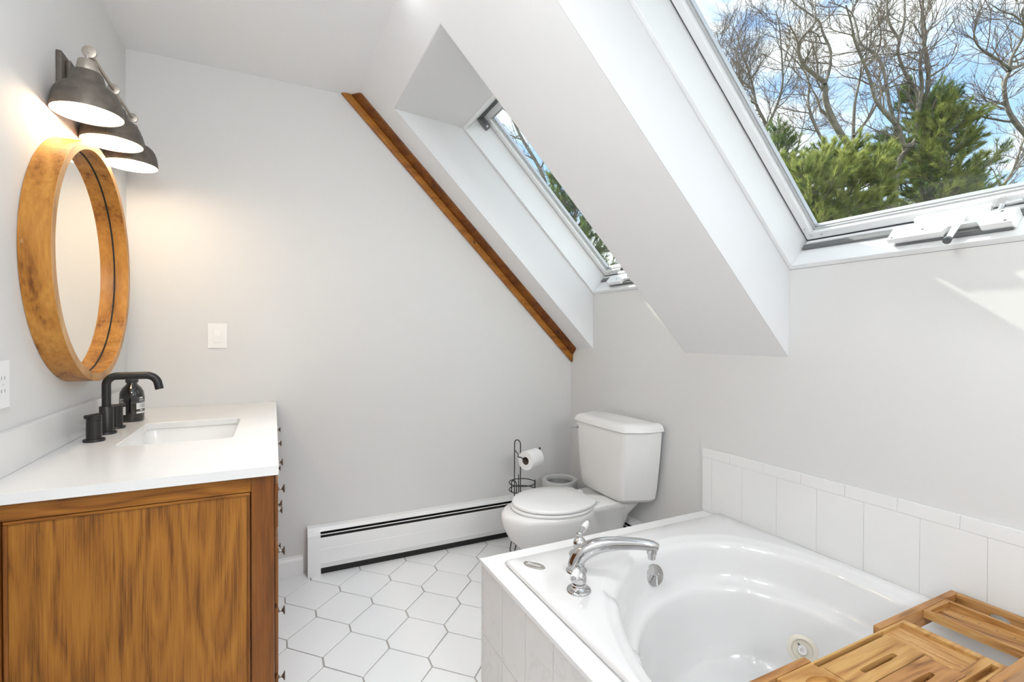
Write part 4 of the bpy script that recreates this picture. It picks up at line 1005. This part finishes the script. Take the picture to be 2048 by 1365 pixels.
def slotted(name, x0, x1, y0, y1, sx0, sx1, sy0, sy1, m_):
    """Loose plate with one rounded slot."""
    g = MB(); cx, cy = (sx0+sx1)/2, (sy0+sy1)/2; hx2, hy2 = (sx1-sx0)/2, (sy1-sy0)/2
    aa = sorted([2*PI*k/72 for k in range(72)] + [math.atan2(yy-cy, xx-cx) % (2*PI) for xx in (x0, x1) for yy in (y0, y1)] + [sg*math.atan2(hy2*0.5, hx2*0.97) % (2*PI) for sg in (-1, 1)])
    def o_(a):
        c, s_ = math.cos(a), math.sin(a); best = 9
        if c > 1e-9: best = min(best, (x1-cx)/c)
        if c < -1e-9: best = min(best, (x0-cx)/c)
        if s_ > 1e-9: best = min(best, (y1-cy)/s_)
        if s_ < -1e-9: best = min(best, (y0-cy)/s_)
        return (cx+c*best, cy+s_*best)
    def i_(a): p = rr_point(a, hx2, hy2, hy2*0.8); return (cx+p[0], cy+p[1])
    rgs = [[(*i_(a), CZ-0.0145) for a in aa], [(*o_(a), CZ-0.0145) for a in aa], [(*o_(a), CZ+0.0008) for a in aa], [(*i_(a), CZ+0.0008) for a in aa], [(*i_(a), CZ-0.0145) for a in aa]]
    g.loft(rgs, False, False); return put(name, g, m_, ca, angle=30)
slotted('slotted_plate', 1.0590, 1.3015, 0.5610, 0.6305, 1.118, 1.247, 0.5835, 0.5965, ACACIA)
slotted('slotted_plate', 1.0590, 1.3015, 0.4880, 0.5590, 1.118, 1.247, 0.5150, 0.5280, ACACIA2)
put('tray_floor', MB().box(1.3117, 1.4018, 0.5002, 0.6488, CZ-0.0160, CZ-0.0075), ACACIAY, ca)
for (xa_, xb2, ya_, yb2) in ((1.340, 1.349, 0.5004, 0.6486), (1.372, 1.3745, 0.5004, 0.6486)):
    put('tray_inlay', MB().box(xa_, xb2, ya_, yb2, CZ-0.0074, CZ-0.0070), MANGOEDGE, ca)
# extending frames, right one against the tiles and left one over the apron side
def ext(xin, xout, sgn):
    for ya_, yb2 in ((0.6565, 0.6735), (0.4440, 0.4610)):
        put('side_rail', MB().box(min(xin, xout), max(xin, xout), ya_, yb2, z0c, CZ+0.002, 0.0015), ACACIA2, ca)
    ra, rb = (xout-0.016*sgn, xout)
    # end rail with a half round finger notch in its lower edge
    ze = CZ-0.031
    pts = [(0.461, ze), (0.5385, ze)] + [(0.565-0.0265*math.cos(PI*k/10), ze+0.021*math.sin(PI*k/10)) for k in range(1, 10)] + [(0.5915, ze), (0.6565, ze), (0.6565, CZ+0.002), (0.461, CZ+0.002)]
    put('end_rail', MB().extrude_poly(pts, 'X', min(ra, rb), max(ra, rb), 0.0012), ACACIAY, ca)
    xa_, xb2 = xout-0.183*sgn, xout-0.075*sgn
    for xx in (xa_, xb2):
        put('cross_rail', MB().box(xx-0.0045, xx+0.0045, 0.4612, 0.6563, CZ-0.020, CZ+0.001, 0.001), ACACIAY, ca)
    for q0, q1, mm in ((0.0, 0.5, ACACIA2Y), (0.5, 1.0, ACACIAY)):
        lo, hi = min(xa_, xb2)+0.0048, max(xa_, xb2)-0.0048
        put('tray_slat', MB().box(lo+(hi-lo)*q0+0.0004, lo+(hi-lo)*q1-0.0004, 0.4612, 0.6563, CZ-0.020, CZ-0.0135), mm, ca)
    put('tray_lip', MB().box(min(xa_, xb2)+0.0048, max(xa_, xb2)-0.0048, 0.6455, 0.6562, CZ-0.0133, CZ+0.001, 0.001), ACACIA, ca)
    for k in range(6):
        for q in (0.3, 0.72):
            xx = xa_+(xb2-xa_)*q
            put('screw', MB().lathe([(0.0018, 0), (0.0018, 0.0006), (0.0001, 0.0007)], (xx, 0.475+k*0.033, CZ-0.0135), (0, 0, 1), 8, True, True), GASKET, ca)
ext(1.322, 1.7045, 1)
ext(1.052, 0.720, -1)

# ================================================================== ADDED FILL LIGHTS (two globes and a ceiling spot, all out of view)
for k, (lx, ly, gz) in enumerate(((-0.15, 0.36, 1.97), (0.85, -0.80, 1.70))):
    zt_ = ZC if k == 0 else ZS + (XR-lx) - 0.05
    cl_ = thing('fill_pendant', 'added unseen fill globe ' + ('nearer the vanity' if k == 0 else 'under the sloped ceiling'), 'fill light', (lx, ly, zt_))
    put('canopy', MB().lathe([(0.05, 0.049 if k else 0.0), (0.05, -0.02), (0.008, -0.03), (0.008, gz+0.17-zt_), (0.05, gz+0.16-zt_), (0.05, gz+0.135-zt_)], (lx, ly, zt_-0.0005), (0, 0, 1), 28, True, True), NICKEL, cl_)
    put('globe', MB().sphere((lx, ly, gz), 0.15, 24), GLOBE if k == 0 else GLOBE2, cl_)
for lx, ly in ((0.335, 1.70),):  # added fill for the floor, just out of view
    dl = thing('fill_spot', 'added unseen downlight above the floor', 'fill light', (lx, ly, ZC))
    put('trim_ring', MB().lathe([(0.040, -0.001), (0.040, -0.004), (0.062, -0.006), (0.065, -0.001)], (lx, ly, ZC), (0, 0, 1), 36, False, False), TRIMWHITE, dl)
    put('lens', MB().lathe([(0.0001, -0.003), (0.0405, -0.003)], (lx, ly, ZC), (0, 0, 1), 28, False, False), GLOBE, dl)
    sp_ = bpy.data.lights.new('fill_beam', 'SPOT'); sp_.energy = DOWN_FILL_W; sp_.spot_size = math.radians(62); sp_.spot_blend = 1.0; sp_.shadow_soft_size = 0.04; sp_.color = (0.955, 0.98, 1.0)
    so_ = bpy.data.objects.new('fill_beam', sp_); COL.objects.link(so_); so_.location = (lx, ly, ZC-0.02)

# ================================================================== OUTDOORS
GZ = -3.4
g = MB().box(-25, 60, -40, 50, GZ-0.3, GZ); o = struct('ground', g, LAWN); 

class Wires:
    """Many thin tapering tubes joined in one mesh."""
    def __init__(s): s.v = []; s.f = []
    def tube(s, pts, r0, r1, n=5):
        base = len(s.v); m = len(pts); prev = None
        for i, p in enumerate(pts):
            d = pts[min(i+1, m-1)] - pts[max(i-1, 0)]
            if d.length < 1e-9: d = Vector((0, 0, 1))
            d.normalize()
            if prev is None:
                ref = Vector((0, 0, 1)) if abs(d.z) < 0.9 else Vector((1, 0, 0)); e1 = d.cross(ref).normalized()
            else:
                e1 = prev - d*prev.dot(d)
                e1 = e1.normalized() if e1.length > 1e-6 else d.orthogonal().normalized()
            prev = e1; e2 = d.cross(e1); r = r0+(r1-r0)*i/(m-1)
            for k in range(n):
                a = 2*PI*k/n; q = p + e1*(r*math.cos(a)) + e2*(r*math.sin(a)); s.v.append((q.x, q.y, q.z))
        for i in range(m-1):
            for k in range(n):
                a = base+i*n+k; b_ = base+i*n+(k+1) % n; s.f.append((a, b_, b_+n, a+n))
    def put(s, name, m_, parent):
        wl_ = world_loc(parent)
        me = bpy.data.meshes.new(name); A = np.array(s.v, dtype=np.float64) - np.array(wl_)
        me.from_pydata(A.tolist(), [], s.f); me.materials.append(m_)
        me.polygons.foreach_set('use_smooth', [True]*len(me.polygons)); me.update()
        o = bpy.data.objects.new(name, me); COL.objects.link(o); o.parent = parent
        return o

def wander(p, d, L, seg, wob, up, rng):
    pts = [p.copy()]; d = d.normalized()
    for i in range(seg):
        d = (d + Vector((rng.gauss(0, wob), rng.gauss(0, wob), rng.gauss(0, wob)+up))).normalized()
        p = p + d*(L/seg); pts.append(p.copy())
    return pts
def twigs(wb_, wt, pts, r, rng, n1, L1, n2, L2, n3, L3, start=0.1):
    """Recursive side growth along a limb given as a polyline."""
    m = len(pts)-1
    for k in range(n1):
        t_ = start+(1-start)*(k+rng.random())/n1; i = min(int(t_*m), m-1); q = pts[i].lerp(pts[i+1], t_*m-i)
        ax = (pts[i+1]-pts[i]).normalized(); side = Vector((rng.gauss(0, 1), rng.gauss(0, 1), rng.gauss(0, 0.6)+0.35)); side = (side-ax*side.dot(ax)).normalized()
        d = (ax*rng.uniform(0.4, 1.0)+side*rng.uniform(0.6, 1.1)).normalized(); L = L1*rng.uniform(0.55, 1.25)*(1.1-0.5*t_)
        b1 = wander(q, d, L, 7, 0.12, 0.06, rng); rb = max(0.006, r*(1-0.6*t_)*0.42); wb_.tube(b1, rb, 0.004, 4)
        for k2 in range(n2):
            t2 = 0.15+0.85*(k2+rng.random())/n2; i2 = min(int(t2*7), 6); q2 = b1[i2].lerp(b1[i2+1], t2*7-i2)
            ax2 = (b1[i2+1]-b1[i2]).normalized(); s2 = Vector((rng.gauss(0, 1), rng.gauss(0, 1), rng.gauss(0, 0.7)+0.3)); s2 = (s2-ax2*s2.dot(ax2)).normalized()
            L_ = L2*rng.uniform(0.5, 1.3)
            b2 = wander(q2, (ax2*0.9+s2*0.62), L_, 5, 0.11, 0.05, rng); wt.tube(b2, 0.0058, 0.0032, 3)
            for k3 in range(n3):
                t3 = 0.2+0.8*rng.random(); i3 = min(int(t3*5), 4); q3 = b2[i3].lerp(b2[i3+1], t3*5-i3)
                ax3 = (b2[i3+1]-b2[i3]).normalized(); s3 = Vector((rng.gauss(0, 1), rng.gauss(0, 1), rng.gauss(0, 1)+0.2))
                b3 = wander(q3, ax3*0.9+s3*0.45, L3*rng.uniform(0.5, 1.3), 3, 0.15, 0.03, rng); wt.tube(b3, 0.0040, 0.0024, 3)
def crop(cx, cy): return (1340+cx/2.843, cy/2.843)
def limb(pts_crop, depth, dj=0.0):
    n = len(pts_crop); out = []
    for k, (cx, cy) in enumerate(pts_crop):
        px, py = crop(cx, cy); out.append(at(px, py, depth + dj*k/max(n-1, 1)))
    return smooth_path(out, 5)
def bare_tree(label, limbs, base_pt, seed, dens=(10, 7, 3), lens=(0.95, 0.45, 0.2), group='bare trees outside the skylights', name='bare_tree'):
    rng = random.Random(seed)
    root = thing(name, label, 'tree', (base_pt.x, base_pt.y, GZ), group)
    tr_ = Wires(); wt = Wires(); wb_ = Wires()
    for pts, r0, r1, tw in limbs:
        tr_.tube(pts, r0*0.82, r1*0.85, 8)
        if tw: twigs(wb_, wt, pts, r0, rng, max(2, int(dens[0]*tw)), lens[0], dens[1], lens[1], dens[2], lens[2])
    tr_.put('trunk', BARK, root)
    b_ = wb_.put('branches', TWIG, root); b_['kind'] = 'stuff'
    w_ = wt.put('twigs', TWIG, root); w_['kind'] = 'stuff'
    return root
D = 9.0
def to_ground(p, j=0.2, dx=0.0):
    return smooth_path([Vector((p.x+dx, p.y+j, GZ)), Vector((p.x+dx*0.5, p.y+j*0.6, GZ*0.5)), p], 4)
A1 = limb([(1270, 990), (1190, 930), (1060, 880), (990, 790), (930, 690), (885, 570), (880, 480), (830, 430), (760, 370), (730, 290), (740, 230), (800, 160), (845, 105)], D, -0.8)
A2 = limb([(880, 480), (905, 400), (912, 290), (870, 190), (845, 120), (765, 60), (700, 10), (640, -60)], D-0.5, 0.6)
A3 = limb([(1020, 850), (1040, 790), (1050, 600), (1080, 450), (1100, 390), (1120, 250), (1110, 100)], D-0.1, 0.9)
A4 = limb([(1045, 775), (1130, 670), (1200, 540), (1225, 480), (1260, 380)], D, 0.5)
A5 = limb([(1290, 1010), (1310, 900), (1380, 820), (1408, 760), (1405, 640), (1410, 540), (1360, 460), (1320, 380), (1295, 290), (1302, 230), (1250, 140), (1235, 60), (1240, -40)], D, 0.4)
A6 = limb([(1302, 230), (1325, 160), (1335, 60), (1330, -60)], D+0.3, 0.5)
A7 = limb([(1425, 1010), (1440, 780), (1455, 640), (1466, 480), (1470, 380), (1447, 260), (1432, 100), (1445, -60)], D+0.5, 0.2)
A8 = limb([(1408, 640), (1432, 500), (1422, 350), (1452, 230), (1447, 110), (1480, 20)], D+0.1, -0.4)
A9 = limb([(1385, 822), (1330, 825), (1300, 730), (1240, 660), (1170, 570), (1130, 430), (1090, 330), (1050, 230), (1030, 130), (1000, 30)], D-0.1, -0.8)
A10 = limb([(1290, 740), (1250, 600), (1215, 400), (1170, 310), (1085, 250), (1060, 150), (1020, 60), (900, 10)], D-0.2, 0.6)
A11 = limb([(962, 885), (870, 800), (812, 680), (786, 580), (790, 480), (760, 400), (700, 330), (620, 260)], D-0.2, 0.6)
A12 = limb([(1100, 390), (1180, 300), (1200, 180), (1180, 90), (1220, 0)], D+0.6, 0.3)
base = A1[0]
tA = bare_tree('largest bare tree with curved forking grey limbs in the middle of the large skylight',
    [(to_ground(A1[0]), 0.16, 0.10, 0), (A1, 0.085, 0.016, 1.3), (A2, 0.036, 0.010, 1.0), (A3, 0.040, 0.010, 0.9), (A4, 0.034, 0.010, 0.6), (to_ground(A5[0], 0.3), 0.07, 0.05, 0), (A5, 0.052, 0.022, 1.1), (A6, 0.035, 0.015, 0.5),
     (A8, 0.048, 0.014, 0.9), (A9, 0.055, 0.014, 1.1), (A10, 0.045, 0.010, 1.0), (A11, 0.038, 0.009, 0.9), (A12, 0.026, 0.008, 0.7)], base, 3, group=None)
tB = bare_tree('straight bare trunk rising behind the evergreen right of the forked tree', [(to_ground(A7[0]), 0.13, 0.08, 0), (A7, 0.070, 0.026, 1.6)], A7[0], 11, dens=(13, 7, 3), lens=(1.3, 0.5, 0.22), group=None)
DB = 12.0
B1 = limb([(548, 800), (540, 700), (492, 600), (472, 500), (445, 400), (400, 280), (380, 180)], DB, 0.4)
B2 = limb([(541, 740), (600, 620), (640, 480), (634, 300), (622, 150), (600, 60)], DB, -0.3)
B3 = limb([(480, 520), (420, 470), (350, 420), (300, 300), (260, 180)], DB+0.2, 0.5)
B4 = limb([(500, 600), (430, 560), (380, 540), (340, 480)], DB+0.1, -0.8)
B5 = limb([(690, 1000), (720, 860), (760, 700), (770, 600)], DB+1, 0.3)
tC = bare_tree('fine twiggy bare tree at the left edge of the large skylight', [(to_ground(B1[0]), 0.12, 0.055, 0), (B1, 0.055, 0.014, 2.2), (B2, 0.042, 0.010, 1.3), (B3, 0.030, 0.010, 1.6), (B4, 0.026, 0.010, 1.0), (to_ground(B5[0]), 0.06, 0.035, 0), (B5, 0.032, 0.008, 1.3)], B1[0], 5, dens=(12, 8, 3), lens=(1.1, 0.55, 0.26), group=None)
DC = 9.5
C1 = limb([(2140, 900), (2013, 755), (1952, 680), (1912, 590), (1902, 480), (1932, 400), (1942, 330), (2002, 220), (2013, 140), (2000, 60)], DC, 0.2)
C2 = limb([(1936, 395), (1850, 330), (1765, 275), (1728, 205), (1750, 110)], DC, -0.5)
C3 = limb([(1932, 400), (2040, 360), (2150, 380)], DC, 0.5)
C4 = limb([(1860, 1110), (1905, 1040), (1955, 960), (2010, 800), (2070, 700)], DC+1.0, 0.5)
C5 = limb([(2000, 720), (1900, 600), (1820, 600), (1720, 620)], DC+0.2, -0.4)
C6 = limb([(2013, 140), (1960, 90), (1880, 60), (1820, 20)], DC, -0.4)
tD = bare_tree('bare tree with spreading crooked limbs at the right edge of the skylight', [(to_ground(C1[0]), 0.13, 0.075, 0), (C1, 0.062, 0.020, 1.2), (C2, 0.034, 0.008, 0.9), (C3, 0.036, 0.010, 0.9), (to_ground(C4[0]), 0.10, 0.05, 0), (C4, 0.045, 0.012, 1.5), (C5, 0.020, 0.006, 0.8), (C6, 0.022, 0.008, 0.7)], C1[0], 8, dens=(11, 7, 3), lens=(1.0, 0.5, 0.22), group=None)
# tree seen through the small skylight
E1 = smooth_path([at(1120, 560, 9.0), at(1105, 440, 9.0), at(1085, 350, 9.1), at(1040, 270, 9.3), at(1010, 200, 9.6)], 5)
E2 = smooth_path([at(1100, 420, 9.0), at(1120, 350, 8.8), at(1090, 290, 8.7), at(1060, 220, 8.4)], 5)
tE = bare_tree('dark bare tree seen through the narrow skylight', [(to_ground(E1[0]), 0.12, 0.07, 0), (E1, 0.06, 0.022, 1.5), (E2, 0.04, 0.012, 1.2)], E1[0], 21, dens=(9, 6, 3), lens=(0.9, 0.45, 0.2), group=None)

# evergreens
def pine(label, apex, height, spread, seed, m_, n_needle=60000, zmin=0.0, top_blunt=0.25):
    rng = random.Random(seed); nr = np.random.default_rng(seed)
    root = thing('pine_tree', label, 'tree', (apex.x, apex.y, GZ))
    trunk = Wires(); br = Wires()
    trunk.tube([Vector((apex.x, apex.y, GZ)), Vector((apex.x+0.05, apex.y, (GZ+apex.z)/2)), apex], 0.14, 0.012, 7)
    starts = []; dirs = []
    z = apex.z-0.10
    while z > zmin:
        fdn = (apex.z-z)/(apex.z-zmin); Lb = spread*(top_blunt+(1-top_blunt)*min(1, fdn*1.25)**0.8)*1.0
        for k in range(6):
            a = rng.uniform(0, 2*PI); L = Lb*rng.uniform(0.6, 1.15)
            d = Vector((math.cos(a), math.sin(a), rng.uniform(0.15, 0.6)))
            pts = wander(Vector((apex.x, apex.y, z)), d, L, 8, 0.07, 0.03, rng); br.tube(pts, 0.016, 0.004, 4)
            for k2 in range(int(6+9*L)):
                t_ = 0.22+0.78*rng.random()**0.8; i = min(int(t_*8), 7); q = pts[i].lerp(pts[i+1], t_*8-i); ax = (pts[i+1]-pts[i]).normalized()
                s_ = Vector((rng.gauss(0, 1), rng.gauss(0, 1), rng.gauss(0, 0.5)+0.35)); dd = (ax*0.9+s_*0.55).normalized()
                tw = wander(q, dd, rng.uniform(0.18, 0.40), 4, 0.08, 0.06, rng); br.tube(tw, 0.005, 0.002, 3)
                for j in range(4):
                    starts.append((tw[j], tw[j+1]))
        z -= rng.uniform(0.14, 0.26)
    trunk.put('trunk', BARK, root); b_ = br.put('branches', TWIG, root); b_['kind'] = 'stuff'
    A = np.array([tuple(s_[0]) for s_ in starts]); B = np.array([tuple(s_[1]) for s_ in starts])
    wgt = np.tile(np.array([0.10, 0.35, 0.85, 1.3]), len(A)//4); wgt = wgt/wgt.sum()
    idx = nr.choice(len(A), n_needle, p=wgt); t_ = nr.random((n_needle, 1)); P = A[idx]*(1-t_)+B[idx]*t_; ax = B[idx]-A[idx]; ax /= np.linalg.norm(ax, axis=1, keepdims=True)+1e-9
    rv = nr.normal(size=(n_needle, 3)); rv -= ax*(rv*ax).sum(1, keepdims=True); rv /= np.linalg.norm(rv, axis=1, keepdims=True)+1e-9
    d = ax*0.85+rv*nr.uniform(0.35, 0.75, (n_needle, 1)); d /= np.linalg.norm(d, axis=1, keepdims=True); Ln = nr.uniform(0.07, 0.12, (n_needle, 1))
    sd = np.cross(d, nr.normal(size=(n_needle, 3))); sd /= np.linalg.norm(sd, axis=1, keepdims=True)+1e-9
    wdt = 0.0042
    V = np.empty((n_needle*3, 3)); V[0::3] = P-sd*wdt; V[1::3] = P+sd*wdt; V[2::3] = P+d*Ln
    V -= np.array(world_loc(root))
    me = bpy.data.meshes.new('needles'); me.vertices.add(len(V)); me.vertices.foreach_set('co', V.ravel().astype(np.float32))
    me.loops.add(len(V)); me.loops.foreach_set('vertex_index', np.arange(len(V), dtype=np.int32)); me.polygons.add(n_needle)
    me.polygons.foreach_set('loop_start', np.arange(0, len(V), 3, dtype=np.int32)); me.update(calc_edges=True); me.validate()
    me.materials.append(m_); o = bpy.data.objects.new('needles', me); COL.objects.link(o); o.parent = root; o['kind'] = 'stuff'
    return root
pine('tall dark evergreen behind the forked bare tree', at(*crop(1440, 545), 9.8), 9, 1.25, 31, NEEDLES2, 90000, at(0, 480, 9.8).z-0.6)
pine('bright green pine in front at the left of the large skylight', at(*crop(985, 885), 8.0), 9, 1.15, 32, NEEDLES, 90000, at(0, 480, 8.0).z-0.5, 0.35)
pine('broad green pine right of the forked bare tree', at(*crop(1560, 700), 9.0), 9, 1.1, 33, NEEDLES, 80000, at(0, 480, 9).z-0.6, 0.3)
pine('small bluish evergreen by the left edge of the large skylight', at(*crop(610, 770), 10.5), 9, 0.65, 34, NEEDLES2, 40000, at(0, 480, 10.5).z-0.5)
pine('low bright pine close to the skylight sill at left', at(*crop(790, 1010), 7.6), 9, 0.85, 36, NEEDLES, 60000, at(0, 500, 7.6).z-0.3, 0.4)
pine('grey green pine seen through the narrow skylight', at(1150, 355, 8.6), 9, 1.25, 35, NEEDLES2, 80000, at(0, 600, 8.6).z-0.5)
